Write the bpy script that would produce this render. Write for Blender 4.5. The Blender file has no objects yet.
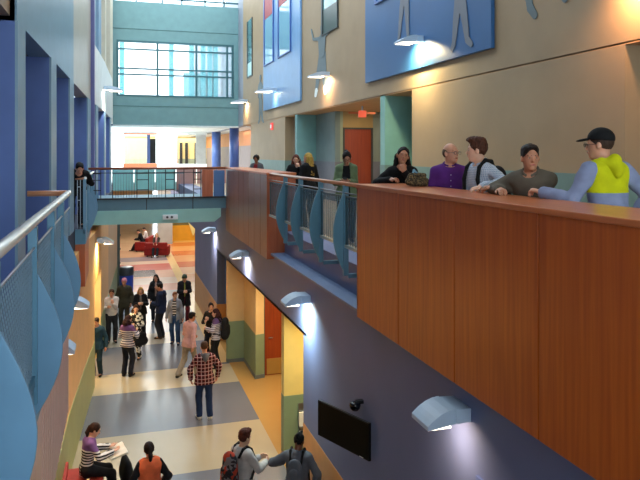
import bpy, bmesh, math, random
import numpy as np
from mathutils import Vector, Matrix
random.seed(7)
PI = math.pi
SC = bpy.context.scene
COL = SC.collection

# ------------------------------------------------------------------ camera
EYE = 6.0            # camera height above the ground floor
FPX = 660.0          # focal length in pixels of a 640 px wide frame
YAW = math.atan(203.0 / 660.0)
cd = bpy.data.cameras.new('camera')
cam = bpy.data.objects.new('camera', cd); COL.objects.link(cam)
cam.location = (0, 0, EYE)
cam.rotation_euler = (PI / 2, 0, -YAW)
cd.sensor_width = 36; cd.lens = 36 * FPX / 640
cd.shift_y = -87.0 / 640
cd.clip_start = 0.05; cd.clip_end = 400
SC.camera = cam

# ------------------------------------------------------------------ world, light, exposure
w = bpy.data.worlds.new('sky'); SC.world = w; w.use_nodes = True
bg = w.node_tree.nodes['Background']
bg.inputs[0].default_value = (0.80, 0.92, 1.0, 1)
bg.inputs[1].default_value = 2.4
SC.view_settings.view_transform = 'Standard'
SC.view_settings.look = 'None'
SC.view_settings.gamma = 1.0
SC.view_settings.use_curve_mapping = False
SC.view_settings.exposure = 0.78

def area(name, loc, size, power, color, rot=(0, 0, 0), sizey=None, parent=None, spread=PI):
    l = bpy.data.lights.new(name, 'AREA'); l.energy = power; l.color = color
    l.size = size
    l.spread = spread
    if sizey: l.shape = 'RECTANGLE'; l.size_y = sizey
    o = bpy.data.objects.new(name, l); COL.objects.link(o); o.location = loc; o.rotation_euler = rot
    if parent: o.parent = parent
    return o
WARM = (1.0, 0.66, 0.32)
# fill lights added under the ceilings to brighten them, no fittings there
area('ceiling_fill', (3.9, 15.2, 2.87), 0.9, 45, (1.0, 0.78, 0.48), sizey=2.5)
area('ceiling_fill', (4.1, 11.9, 2.87), 0.6, 26, (1.0, 0.78, 0.42), sizey=1.0)
area('ceiling_fill', (-1.3, 19.2, 2.85), 0.6, 50, WARM, sizey=1.5)
area('ceiling_fill', (3.2, 41, 3.95), 5.0, 520, (1.0, 0.90, 0.78), sizey=12)
area('ceiling_fill', (7.6, 18.5, 7.3), 1.0, 26, (1.0, 0.72, 0.42), sizey=3.5)
area('ceiling_fill', (8.2, 36, 7.3), 2.0, 160, (1.0, 0.6, 0.35), sizey=10)
area('ceiling_fill', (2.6, 42, 7.3), 4.0, 420, (0.95, 1.0, 1.0), sizey=8)
area('ceiling_fill', (3.0, 56, 7.3), 8.0, 500, (1.0, 0.95, 0.8), sizey=8)
area('ceiling_fill', (-2.2, 14, 7.35), 0.8, 12, (0.8, 0.85, 1.0), sizey=8)

# ------------------------------------------------------------------ colours and materials
def lin(h):
    h = h.lstrip('#')
    c = [int(h[i:i + 2], 16) / 255 for i in (0, 2, 4)]
    return tuple((x / 12.92 if x <= .04045 else ((x + .055) / 1.055) ** 2.4) for x in c) + (1,)
class NT:
    def __init__(s, name):
        s.m = bpy.data.materials.new(name); s.m.use_nodes = True
        s.t = s.m.node_tree; s.b = s.t.nodes['Principled BSDF']
    def n(s, typ, **kw):
        x = s.t.nodes.new(typ)
        for k, v in kw.items(): setattr(x, k, v)
        return x
    def l(s, a, b): s.t.links.new(a, b)
    def val(s, sock, v):
        if hasattr(v, 'is_linked'): s.l(v, sock)
        else: sock.default_value = v
    def math(s, op, a, b=None, c=None):
        x = s.n('ShaderNodeMath', operation=op); s.val(x.inputs[0], a)
        if b is not None: s.val(x.inputs[1], b)
        if c is not None: s.val(x.inputs[2], c)
        return x.outputs[0]
    def obj(s):
        tc = s.n('ShaderNodeTexCoord'); sp = s.n('ShaderNodeSeparateXYZ'); s.l(tc.outputs['Object'], sp.inputs[0])
        return tc.outputs['Object'], sp.outputs[0], sp.outputs[1], sp.outputs[2]
    def mix(s, f, a, b):
        x = s.n('ShaderNodeMix', data_type='RGBA'); s.val(x.inputs[0], f); s.val(x.inputs[6], a); s.val(x.inputs[7], b)
        return x.outputs[2]
    def noise(s, vec, scale, detail=3, sc=None):
        x = s.n('ShaderNodeTexNoise'); x.inputs['Scale'].default_value = scale; x.inputs['Detail'].default_value = detail
        if sc:
            mp = s.n('ShaderNodeMapping'); mp.inputs['Scale'].default_value = sc; s.l(vec, mp.inputs[0]); vec = mp.outputs[0]
        s.l(vec, x.inputs['Vector']); return x.outputs['Fac']
    def ramp(s, f, stops, interp='LINEAR'):
        x = s.n('ShaderNodeValToRGB'); x.color_ramp.interpolation = interp; e = x.color_ramp.elements
        while len(e) < len(stops): e.new(0.5)
        for i, (p, c) in enumerate(stops): e[i].position = p; e[i].color = c
        s.l(f, x.inputs[0]); return x.outputs[0]
    def bump(s, h, strength=.2, dist=.01):
        x = s.n('ShaderNodeBump'); x.inputs['Strength'].default_value = strength; x.inputs['Distance'].default_value = dist
        s.l(h, x.inputs['Height']); s.l(x.outputs[0], s.b.inputs['Normal'])
MATS = {}
def paint(col, rough=.6, metal=0, var=.06, name=None, scale=3, bump=0, spec=.5):
    key = (col, rough, metal, var, bump)
    if key in MATS: return MATS[key]
    k = NT(name or 'paint_' + col.strip('#')); v, x, y, z = k.obj()
    n = k.noise(v, scale, 4); c = lin(col)
    a = tuple(min(1, q * (1 - var)) for q in c[:3]) + (1,); b = tuple(min(1, q * (1 + var)) for q in c[:3]) + (1,)
    k.l(k.ramp(n, [(.3, a), (.7, b)]), k.b.inputs['Base Color'])
    k.b.inputs['Roughness'].default_value = rough; k.b.inputs['Metallic'].default_value = metal
    k.b.inputs['Specular IOR Level'].default_value = spec
    if bump: k.bump(k.noise(v, 180, 2), bump, .004)
    MATS[key] = k.m; return k.m
def wood(name, c1, c2, rough=.35, axis='z'):
    k = NT(name); v, x, y, z = k.obj()
    sc = {'z': (9, 9, .35), 'y': (9, .35, 9), 'x': (.35, 9, 9)}[axis]
    n = k.noise(v, 3.0, 6, sc); n2 = k.noise(v, .8, 2)
    f = k.math('ADD', k.math('MULTIPLY', n, .75), k.math('MULTIPLY', n2, .3))
    k.l(k.ramp(f, [(.3, lin(c1)), (.72, lin(c2))]), k.b.inputs['Base Color'])
    k.b.inputs['Roughness'].default_value = rough
    return k.m
def emit(name, col, strength):
    k = NT(name); k.b.inputs['Base Color'].default_value = lin(col)
    k.b.inputs['Emission Color'].default_value = lin(col); k.b.inputs['Emission Strength'].default_value = strength
    return k.m
def glass(name, col, rough=.05, alpha=.35):
    k = NT(name); k.b.inputs['Base Color'].default_value = lin(col); k.b.inputs['Roughness'].default_value = rough
    k.b.inputs['Alpha'].default_value = alpha; k.b.inputs['Specular IOR Level'].default_value = .8
    return k.m

# ------------------------------------------------------------------ mesh helpers
class MB:
    """collects shapes, then links them as one mesh object"""
    def __init__(s): s.bm = bmesh.new()
    def box(s, x0, x1, y0, y1, z0, z1, mi=0, M=None):
        vs = [s.bm.verts.new((x, y, z)) for x in (x0, x1) for y in (y0, y1) for z in (z0, z1)]
        if M is not None:
            for q in vs: q.co = M @ q.co
        for f in ((0, 1, 3, 2), (4, 6, 7, 5), (0, 4, 5, 1), (2, 3, 7, 6), (0, 2, 6, 4), (1, 5, 7, 3)):
            fc = s.bm.faces.new([vs[i] for i in f]); fc.material_index = mi
        return s
    def quad(s, pts, mi=0):
        fc = s.bm.faces.new([s.bm.verts.new(p) for p in pts]); fc.material_index = mi; return s
    def tube(s, pts, r, n=8, mi=0, r2=None, caps=True):
        pts = [Vector(p) for p in pts]; rings = []
        for i, p in enumerate(pts):
            t = (pts[min(i + 1, len(pts) - 1)] - pts[max(i - 1, 0)]).normalized()
            a = t.cross(Vector((0, 0, 1)))
            if a.length < 1e-3: a = Vector((1, 0, 0))
            a.normalize(); b = t.cross(a)
            rr = r if r2 is None else r + (r2 - r) * i / (len(pts) - 1)
            rings.append([s.bm.verts.new(p + (a * math.cos(2 * PI * j / n) + b * math.sin(2 * PI * j / n)) * rr) for j in range(n)])
        for i in range(len(rings) - 1):
            for j in range(n):
                f = s.bm.faces.new((rings[i][j], rings[i][(j + 1) % n], rings[i + 1][(j + 1) % n], rings[i + 1][j])); f.smooth = True; f.material_index = mi
        if caps:
            s.bm.faces.new(rings[0][::-1]).material_index = mi; s.bm.faces.new(rings[-1]).material_index = mi
        return s
    def prism(s, poly, axis, a, b, mi=0):
        """poly: 2d points; axis x: (y,z) extruded along x; y: (x,z); z: (x,y)"""
        def mk(p, t): return {'x': (t, p[0], p[1]), 'y': (p[0], t, p[1]), 'z': (p[0], p[1], t)}[axis]
        A = [s.bm.verts.new(mk(p, a)) for p in poly]; B = [s.bm.verts.new(mk(p, b)) for p in poly]
        s.bm.faces.new(A[::-1]).material_index = mi; s.bm.faces.new(B).material_index = mi
        n = len(poly)
        for i in range(n):
            s.bm.faces.new((A[i], A[(i + 1) % n], B[(i + 1) % n], B[i])).material_index = mi
        return s
    def lathe(s, prof, c=(0, 0, 0), n=20, mi=0):
        rings = []
        for r, z in prof:
            rings.append([s.bm.verts.new((c[0] + r * math.cos(2 * PI * j / n), c[1] + r * math.sin(2 * PI * j / n), c[2] + z)) for j in range(n)])
        for i in range(len(rings) - 1):
            for j in range(n):
                f = s.bm.faces.new((rings[i][j], rings[i][(j + 1) % n], rings[i + 1][(j + 1) % n], rings[i + 1][j])); f.smooth = True; f.material_index = mi
        s.bm.faces.new(rings[0][::-1]).material_index = mi; s.bm.faces.new(rings[-1]).material_index = mi
        return s
    def build(s, name, mats, parent=None, bevel=0, loc=None):
        bmesh.ops.recalc_face_normals(s.bm, faces=s.bm.faces)
        me = bpy.data.meshes.new(name); s.bm.to_mesh(me); s.bm.free()
        for m in (mats if isinstance(mats, (list, tuple)) else [mats]): me.materials.append(m)
        o = bpy.data.objects.new(name, me); COL.objects.link(o)
        if parent: o.parent = parent
        if loc: o.location = loc
        if bevel:
            b = o.modifiers.new('bevel', 'BEVEL'); b.width = bevel; b.segments = 2; b.limit_method = 'ANGLE'
        return o
def B(*a): return MB().box(*a)
def tag(o, label=None, cat=None, group=None, kind=None):
    if label: o['label'] = label
    if cat: o['category'] = cat
    if group: o['group'] = group
    if kind: o['kind'] = kind
    return o
def struct(o, label=None): return tag(o, label, None, None, 'structure')
def empty(name, loc, rz=0):
    o = bpy.data.objects.new(name, None); COL.objects.link(o); o.location = loc; o.rotation_euler = (0, 0, rz)
    o.empty_display_size = .1; return o
def copy_tree(o, parent=None):
    c = o.copy(); COL.objects.link(c); c.parent = parent
    for ch in list(o.children): copy_tree(ch, c)
    return c

# ================================================================== PEOPLE
def V(*a): return np.array(a, float)
def nrm(v): return v / (np.linalg.norm(v) + 1e-9)
def rotz(a): c, s = math.cos(a), math.sin(a); return np.array([[c, -s, 0], [s, c, 0], [0, 0, 1.]])
def rotx(a): c, s = math.cos(a), math.sin(a); return np.array([[1., 0, 0], [0, c, -s], [0, s, c]])
def roty(a): c, s = math.cos(a), math.sin(a); return np.array([[c, 0, s], [0, 1., 0], [-s, 0, c]])
def cone(a, b, ra, rb, k=.02, n=None, s=1.0): return ('c', np.array(a, float), np.array(b, float), ra, rb, k, None if n is None else nrm(np.array(n, float)), s)
def ell(c, r, R=None, k=.02): return ('e', np.array(c, float), np.array(r, float), np.eye(3) if R is None else R, k)
def bounds(pr):
    if pr[0] == 'c':
        m = max(pr[3], pr[4]) * max(1, pr[7]); return np.minimum(pr[1], pr[2]) - m, np.maximum(pr[1], pr[2]) + m
    m = max(pr[2]); return pr[1] - m, pr[1] + m
def dist(pr, X, Y, Z, infl):
    if pr[0] == 'c':
        _, a, b, ra, rb, k, n, s = pr
        ba = b - a; L = ba @ ba + 1e-12
        px, py, pz = X - a[0], Y - a[1], Z - a[2]
        t = np.clip((px * ba[0] + py * ba[1] + pz * ba[2]) / L, 0, 1)
        px = px - t * ba[0]; py = py - t * ba[1]; pz = pz - t * ba[2]
        if n is not None:
            dn = (px * n[0] + py * n[1] + pz * n[2]) * (1 / s - 1)
            px = px + dn * n[0]; py = py + dn * n[1]; pz = pz + dn * n[2]
        return np.sqrt(px * px + py * py + pz * pz) - (ra + (rb - ra) * t + infl)
    _, c, r, R, k = pr
    r = r + infl
    px, py, pz = X - c[0], Y - c[1], Z - c[2]
    q = [px * R[0, i] + py * R[1, i] + pz * R[2, i] for i in range(3)]
    k0 = np.sqrt((q[0] / r[0]) ** 2 + (q[1] / r[1]) ** 2 + (q[2] / r[2]) ** 2)
    k1 = np.sqrt((q[0] / r[0] ** 2) ** 2 + (q[1] / r[1] ** 2) ** 2 + (q[2] / r[2] ** 2) ** 2) + 1e-9
    return np.where(k0 < 1e-3, -min(r), k0 * (k0 - 1) / k1)
def carve(prims, h, infl=0.0, subs=(), planes=(), wob=0.0, wobf=24, seed=0):
    """prims -> field -> surface-net mesh.  planes: (point, normal) keeps the side opposite the normal"""
    lo = np.min([bounds(p)[0] for p in prims], 0) - infl - 3 * h; hi = np.max([bounds(p)[1] for p in prims], 0) + infl + 3 * h
    N = np.ceil((hi - lo) / h).astype(int) + 1
    ax = [lo[i] + h * np.arange(N[i]) for i in range(3)]
    F = np.full(N, .08, dtype=np.float32)
    def sub(pr, mg):
        a, b = bounds(pr); i0 = np.maximum(((a - mg - lo) / h).astype(int), 0); i1 = np.minimum(((b + mg - lo) / h).astype(int) + 2, N)
        sl = tuple(slice(i0[j], i1[j]) for j in range(3))
        return sl, (ax[0][sl[0]][:, None, None], ax[1][sl[1]][None, :, None], ax[2][sl[2]][None, None, :])
    for pr in prims:
        k = pr[5] if pr[0] == 'c' else pr[4]
        sl, g = sub(pr, infl + k + 2 * h)
        d = dist(pr, *g, infl); f = F[sl]
        hh = np.maximum(k - np.abs(f - d), 0) / k
        F[sl] = np.minimum(f, d) - hh * hh * k * .25
    if wob:
        X, Y, Z = ax[0][:, None, None], ax[1][None, :, None], ax[2][None, None, :]
        q = wobf
        F = F + (wob * (np.sin(q * X + 2.1 * np.sin(q * .7 * Z + seed)) * np.sin(q * 1.3 * Z + 1.7 * np.sin(q * .8 * Y + seed)) + .5 * np.sin(q * 1.9 * (X + Y) + q * .9 * Z))).astype(np.float32)
    for pr in subs:
        k = pr[5] if pr[0] == 'c' else pr[4]
        sl, g = sub(pr, k + 2 * h)
        if min(F[sl].shape) == 0: continue
        d = -dist(pr, *g, 0); f = F[sl]
        hh = np.maximum(k - np.abs(f - d), 0) / k
        F[sl] = np.maximum(f, d) + hh * hh * k * .25
    for p, n in planes:
        p = np.array(p, float); n = nrm(np.array(n, float))
        F = np.maximum(F, ((ax[0][:, None, None] - p[0]) * n[0] + (ax[1][None, :, None] - p[1]) * n[1] + (ax[2][None, None, :] - p[2]) * n[2])).astype(np.float32)
    F[0], F[-1] = .05, .05; F[:, 0], F[:, -1] = .05, .05; F[:, :, 0], F[:, :, -1] = .05, .05
    return nets(F, lo, h)
def nets(F, lo, h):
    S = F < 0; n = np.array(F.shape)
    c = [(i, j, k) for i in (0, 1) for j in (0, 1) for k in (0, 1)]
    cut = lambda A, o: A[o[0]:n[0] - 1 + o[0], o[1]:n[1] - 1 + o[1], o[2]:n[2] - 1 + o[2]]
    cnt = sum(cut(S, o).astype(np.int8) for o in c)
    cells = np.argwhere((cnt > 0) & (cnt < 8))
    if len(cells) == 0: return np.zeros((0, 3)), np.zeros((0, 4), int)
    idx = np.full(n - 1, -1, dtype=np.int64); idx[tuple(cells.T)] = np.arange(len(cells))
    acc = np.zeros((len(cells), 3)); num = np.zeros(len(cells))
    for a in range(8):
        for b in range(a + 1, 8):
            oa, ob = np.array(c[a]), np.array(c[b])
            if abs(oa - ob).sum() != 1: continue
            fa = F[tuple((cells + oa).T)]; fb = F[tuple((cells + ob).T)]
            m = (fa < 0) != (fb < 0); t = np.where(m, fa / np.where(m, fa - fb, 1), 0)
            acc += m[:, None] * (oa + t[:, None] * (ob - oa)); num += m
    verts = lo + h * (cells + acc / num[:, None])
    quads = []
    for ax_ in range(3):
        o = [0, 0, 0]; o[ax_] = 1
        A = S[:n[0] - o[0], :n[1] - o[1], :n[2] - o[2]]; Bq = S[o[0]:, o[1]:, o[2]:]
        e = np.argwhere(A != Bq); u, v = (ax_ + 1) % 3, (ax_ + 2) % 3
        e = e[(e[:, u] > 0) & (e[:, v] > 0)]
        eu = np.zeros(3, int); eu[u] = 1; ev = np.zeros(3, int); ev[v] = 1
        q = np.stack([idx[tuple((e - eu - ev).T)], idx[tuple((e - ev).T)], idx[tuple(e.T)], idx[tuple((e - eu).T)]], 1)
        flip = ~A[tuple(e.T)]; q[flip] = q[flip][:, ::-1]
        quads.append(q)
    q = np.concatenate(quads); q = q[(q >= 0).all(1)]
    return verts, q
def mesh_obj(name, vq, mat, parent):
    v, q = vq
    me = bpy.data.meshes.new(name)
    me.vertices.add(len(v)); me.vertices.foreach_set('co', v.astype(np.float32).ravel())
    me.loops.add(len(q) * 4); me.loops.foreach_set('vertex_index', q.astype(np.int32).ravel())
    me.polygons.add(len(q)); me.polygons.foreach_set('loop_start', np.arange(0, len(q) * 4, 4, dtype=np.int32))
    me.update(calc_edges=True); me.validate()
    me.polygons.foreach_set('use_smooth', np.ones(len(me.polygons), dtype=bool))
    for m in (mat if isinstance(mat, (list, tuple)) else [mat]): me.materials.append(m)
    o = bpy.data.objects.new(name, me); COL.objects.link(o); o.parent = parent
    return o
def ik(A, T, l1, l2, pole):
    d = T - A; L = min(np.linalg.norm(d), (l1 + l2) * .995); L = max(L, abs(l1 - l2) + .03); dn = nrm(d)
    x = (l1 * l1 - l2 * l2 + L * L) / (2 * L); hh = math.sqrt(max(l1 * l1 - x * x, 0))
    pl = pole - (pole @ dn) * dn; pl = nrm(pl)
    return A + dn * x + pl * hh, A + dn * L
def hand_prims(W, d, n, side, curl, s, fat=1.0, k=.006):
    """W wrist, d pointing direction, n palm normal, side +1 thumb on cross(d,n) side"""
    d = nrm(d); n = nrm(n - (n @ d) * d); x = np.cross(d, n) * side
    P = [cone(W, W + d * .02 * s, .026 * s, .028 * s, .02), cone(W + d * .025 * s - x * .006 * s, W + d * .075 * s - x * .004 * s, .036 * s, .037 * s, .015, n, .42)]
    for i, (off, L) in enumerate(((.030, .070), (.010, .080), (-.011, .074), (-.031, .058))):
        b0 = W + (d * .078 + x * off) * s; ang = curl * .9
        d1 = math.cos(ang) * d + math.sin(ang) * n + x * off * 1.5; d1 = nrm(d1)
        ang2 = curl * 2.0; d2 = nrm(math.cos(ang2) * d + math.sin(ang2) * n)
        m = b0 + d1 * L * .5 * s; e = m + d2 * L * .5 * s
        P += [cone(b0 - d * .012 * s, m, .0098 * s * fat, .009 * s * fat, k), cone(m, e, .009 * s * fat, .0075 * s * fat, k)]
    t0 = W + (d * .025 + x * .028) * s; t1 = t0 + nrm(d * .7 + x * .6 + n * .35) * .042 * s; t2 = t1 + nrm(d + n * .5 * curl) * .03 * s
    P += [cone(t0, t1, .0125 * s, .0105 * s * fat, .012), cone(t1, t2, .0102 * s * fat, .0085 * s * fat, k)]
    return P
def cloth(name, col, rough=.85, pat=None, c2=None, c3=None, p=None):
    key = ('cloth', name)
    if key in MATS: return MATS[key]
    k = NT('cloth_' + name); v, x, y, z = k.obj(); A = lin(col); base = None
    fr = lambda a, f, ph=0.0: k.math('FRACT', k.math('ADD', k.math('MULTIPLY', a, f), 50.0 + ph))
    if pat == 'stripes':      # horizontal stripes between z p0..p1, above p1 colour c3
        f = k.math('LESS_THAN', fr(z, p[2]), .5); base = k.mix(f, A, lin(c2))
        if c3: base = k.mix(k.math('GREATER_THAN', z, p[1]), base, lin(c3))
    elif pat == 'plaid':
        a = k.math('LESS_THAN', fr(x, p[0]), .5); b = k.math('LESS_THAN', fr(z, p[0]), .5)
        base = k.mix(k.math('MULTIPLY', k.math('ADD', a, b), .5), A, lin(c2))
        li = k.math('MAXIMUM', k.math('LESS_THAN', fr(x, p[0], .25), .12), k.math('LESS_THAN', fr(z, p[0], .25), .12))
        base = k.mix(li, base, lin(c3))
    elif pat == 'blotch':
        n = k.n('ShaderNodeTexVoronoi'); n.inputs['Scale'].default_value = p[0]; k.l(v, n.inputs['Vector'])
        sp = k.n('ShaderNodeSeparateColor'); k.l(n.outputs['Color'], sp.inputs[0])
        base = k.ramp(sp.outputs[0], [(0, A), (.38, lin(c2)), (.72, lin(c3))], 'CONSTANT')
    elif pat == 'yoke':       # c2 on the upper torso, base on sleeves and below
        ax = k.math('ABSOLUTE', x); f = k.math('MULTIPLY', k.math('LESS_THAN', ax, p[0]), k.math('GREATER_THAN', k.math('ADD', z, k.math('MULTIPLY', y, p[2])), p[1]))
        base = k.mix(f, A, lin(c2))
        if c3: base = k.mix(k.math('MULTIPLY', k.math('LESS_THAN', fr(x, 28), .35), k.math('GREATER_THAN', ax, .40)), base, lin(c3))
    elif pat == 'check':
        a = k.math('LESS_THAN', fr(x, p[0]), .2); b = k.math('LESS_THAN', fr(z, p[0]), .2)
        base = k.mix(k.math('MAXIMUM', a, b), A, lin(c2))
    elif pat == 'front':      # a different colour in the middle of the chest
        f = k.math('MULTIPLY', k.math('LESS_THAN', k.math('ABSOLUTE', x), p[0]), k.math('LESS_THAN', fr(z, p[1]), .5))
        base = k.mix(k.math('MULTIPLY', f, k.math('LESS_THAN', z, p[2])), A, lin(c2))
    n = k.noise(v, 9, 4); dk = k.ramp(n, [(.25, (.8, .8, .8, 1)), (.75, (1.12, 1.12, 1.12, 1))])
    mx = k.n('ShaderNodeMix', data_type='RGBA', blend_type='MULTIPLY'); mx.inputs[0].default_value = 1
    k.val(mx.inputs[6], base if base is not None else A); k.l(dk, mx.inputs[7])
    k.l(mx.outputs[2], k.b.inputs['Base Color'])
    k.b.inputs['Roughness'].default_value = rough; k.b.inputs['Specular IOR Level'].default_value = .25
    k.bump(k.noise(v, 60, 3), .35, .006)
    MATS[key] = k.m; return k.m
def skin(col):
    key = ('skin', col)
    if key in MATS: return MATS[key]
    k = NT('skin'); v, x, y, z = k.obj(); n = k.noise(v, 14, 3); c = lin(col)
    k.l(k.ramp(n, [(.3, tuple(q * .9 for q in c[:3]) + (1,)), (.7, (min(1, c[0] * 1.08), c[1], c[2], 1))]), k.b.inputs['Base Color'])
    k.b.inputs['Roughness'].default_value = .5; k.b.inputs['Subsurface Weight'].default_value = .08; k.b.inputs['Subsurface Scale'].default_value = .02
    MATS[key] = k.m; return k.m
def hairmat(col):
    key = ('hair', col)
    if key in MATS: return MATS[key]
    k = NT('hair'); v, x, y, z = k.obj(); n = k.noise(v, 22, 4, (3, 3, .6)); c = lin(col)
    k.l(k.ramp(n, [(.3, tuple(q * .55 for q in c[:3]) + (1,)), (.72, tuple(min(1, q * 1.5) for q in c[:3]) + (1,))]), k.b.inputs['Base Color'])
    k.b.inputs['Roughness'].default_value = .65; k.b.inputs['Specular IOR Level'].default_value = .2; k.bump(k.noise(v, 40, 3, (3, 3, .5)), .6, .006)
    MATS[key] = k.m; return k.m
EYEM = None
DBG = None
def person(loc, heading, label, h=1.74, vox=.012, pelvis=None, lean=0, twist=0, side=0, head=(0, 0, 0), hands=None, poles=None, hn=None, curl=.45,
           feet=None, skin_c='#c58e6f', hair='short', hair_c='#2a1c14', top=None, inner=None, pants=None, shoes='#1c1a1a', coat=0, female=False,
           glasses=False, cap=None, group=None, knee=None, extra=None, toes=None, bald=False, build=1.0):
    """heading in degrees: 0 looks along +Y, 90 along -X.  hands: {'L':pt,'R':pt} in local metres (x to the person's right)"""
    s = h / 1.75
    root = empty('person', loc, math.radians(heading)); tag(root, label, 'person', group)
    hz = .93; P0 = V(0, 0, hz) if pelvis is None else V(*pelvis) / s
    U = rotz(math.radians(twist)) @ roty(math.radians(side)) @ rotx(-math.radians(lean))
    up = lambda *a: P0 + U @ V(*a)
    sw = .148 if female else .166
    nb = up(0, -.015, .515); Hr = rotz(math.radians(twist + head[0])) @ rotx(math.radians(head[1])) @ roty(math.radians(head[2]))
    hc = nb + U @ V(0, .020, .056) + Hr @ V(0, .022, .095)
    hp = lambda *a: hc + Hr @ V(*a)
    fwd = U @ V(0, 1, 0)
    # --- torso
    waistw = .118 if female else .135
    waistw *= build
    T = [cone(P0 + U @ V(0, 0, -.02), up(0, .0, .10), .158 * build, waistw, .05, fwd, .70), cone(up(0, 0, .10), up(0, .005, .33), waistw, .155 * build, .06, fwd, .70),
         cone(up(-sw + .07, -.01, .44), up(sw - .07, -.01, .44), .085, .085, .06), cone(up(0, 0, .30), up(0, 0, .42), .150 * build, .12, .05, fwd, .66)]
    if female: T += [ell(up(-.07, .085, .30), (.058, .05, .055), U, .04), ell(up(.07, .085, .30), (.058, .05, .055), U, .04)]
    neck = [cone(nb + U @ V(0, -.008, -.06), hp(0, -.025, -.075), .056 if not female else .047, .05 if not female else .043, .03)]
    # --- arms
    hd = {'L': (-.26, .02, .80), 'R': (.26, .02, .80)}
    if hands: hd.update(hands)
    arms = []; hnd = []; wr = {}; AR = {}
    for sd, sg in (('L', -1), ('R', 1)):
        A = up(sg * sw, -.012, .455); t = V(*hd[sd]) / s
        pole = V(sg * .5, -.8, -.3) if not poles or sd not in poles else V(*poles[sd])
        E, W = ik(A, t, .285, .255, pole)
        AR[sd] = [cone(A, E, .046 * build, .037, .03), cone(E, E + (W - E) * .35, .040, .041, .02), cone(E + (W - E) * .35, W, .041, .027, .02)]
        fd = nrm(W - E); pn = V(-sg, 0, 0) if not hn or sd not in hn else V(*hn[sd][:3])
        if hn and sd in hn and len(hn[sd]) > 3: fd = nrm(V(*hn[sd][3:6]))
        cu = curl if not isinstance(curl, dict) else curl[sd]
        x = np.cross(nrm(fd), nrm(pn))
        thumb = 1 if (x @ fwd + .3 * x[2]) > 0 else -1
        hnd += hand_prims(W, fd, pn, thumb, cu, 1.0, 1.0 if vox < .009 else 1.15); wr[sd] = (W, fd, E)
    # --- legs
    ft = feet or {'L': (-.10, 0), 'R': (.10, 0)}
    legs = []; shs = []; an = {}
    for sd, sg in (('L', -1), ('R', 1)):
        A = P0 + V(sg * .088, 0, -.02); f = ft[sd]; fz = f[2] / s if len(f) > 2 else 0
        Tt = V(f[0] / s, f[1] / s - .02, .085 + fz)
        K, W = ik(A, Tt, .43, .42, V(sg * .1, 1, .15) if knee is None else V(*knee[sd]))
        hipr = .092 if not female else .096
        legs += [cone(A, K, hipr * build, .056, .04), cone(K, K + (W - K) * .3, .055, .058, .03), cone(K + (W - K) * .3, W, .058, .038, .03)]
        td = nrm(V(sg * .18, 1, 0)) if toes is None else nrm(V(*toes[sd], 0))
        shs.append((W, td, K))
        legs += [cone(W + V(0, 0, -.02), W + td * .09 + V(0, 0, -.045), .036, .030, .02), cone(W + td * .09 + V(0, 0, -.045), W + td * .15 + V(0, 0, -.055), .030, .022, .02)]
    # --- head
    hb = [ell(hp(0, -.012, .022), (.074, .094, .095), Hr, .02), ell(hp(0, .022, -.045), (.054 if not female else .051, .064, .068), Hr, .035), ell(hp(0, .052, -.092), (.026, .028, .022), Hr, .03),
          cone(hp(0, .080, .006), hp(0, .100, -.027), .008, .013, .014), cone(hp(-.013, .088, -.030), hp(.013, .088, -.030), .008, .008, .008),
          ell(hp(-.076, -.008, -.008), (.010, .019, .030), Hr, .008), ell(hp(.076, -.008, -.008), (.010, .019, .030), Hr, .008),
          cone(hp(-.034, .076, .024), hp(.034, .076, .024), .012, .012, .015), cone(hp(-.02, .082, -.062), hp(.02, .082, -.062), .008, .008, .01)]
    near = vox < .009
    subs = [ell(hp(sx * .031, .092, .002), (.017, .012, .011), Hr, .01) for sx in (-1, 1)] if near else []
    sc = lambda L: [tuple([p[0], p[1] * s, p[2] * s, p[3] * s, p[4] * s, p[5] * s, p[6], p[7]]) if p[0] == 'c' else (p[0], p[1] * s, p[2] * s, p[3], p[4] * s) for p in L]
    allarm = AR['L'] + AR['R']
    body = mesh_obj('body', carve(sc(T + neck + legs + allarm + hb + hnd), vox, subs=sc(subs)), skin(skin_c), root)
    # --- clothes
    topm, tt, hem = top[0], top[1], top[2]        # material, thickness, hem (metres above pelvis, negative hangs lower)
    sl = top[3] if len(top) > 3 else 1.0          # sleeve length (1 wrist)
    ap = []; pl = []
    for sd in 'LR':
        a = AR[sd]; W, fd, E = wr[sd]
        if sl >= 1: ap += a[:2] + [cone(E + (W - E) * .35, W - (W - E) * .06, .043, .034, .02)]
        elif sl > .45: ap += [a[0], cone(E, E + (W - E) * (sl - .4), .042, .041, .02)]
        else: A0 = a[0][1]; ap += [cone(A0, A0 + (E - A0) * (sl / .5), .052, .050, .03)]
    TT = list(T) + ([cone(P0 + V(0, 0, -.10), P0, .150 * build, .155 * build, .05, fwd, .72)] if hem < 0 and pelvis is None else [])
    if hem < -.06:
        for sg in (-1, 1):
            A = P0 + V(sg * .07, 0, -.02); TT.append(cone(A, A + V(sg * .02, .0, hem), .105 * build, .12 * build, .06))
    neckcut = [cone(nb + U @ V(0, .02, -.005), nb + U @ V(0, .055, .10), .062, .09, .015)]
    if len(top) > 4 and top[4] > 0:      # open front width
        ow = top[4]
        neckcut += [ell(up(0, .16, y), (ow, .13, .09), U, .01) for y in np.arange(hem - .05, .52, .07)]
    hemP = [(P0 * s + V(0, 0, hem) * s, V(0, 0, -1))]
    if pelvis is not None and hem < 0: hemP = [((P0 + V(0, 0, -.13)) * s, V(0, 0, -1))]
    if len(top) > 7:
        mesh_obj('sleeves', carve(sc(ap + [cone(a[0][1], a[0][1] + (a[0][2] - a[0][1]) * .3, .058, .05, .02) for a in (AR['L'], AR['R'])]), vox, tt, wob=.0028), top[7], root)
        ap = []
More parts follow.
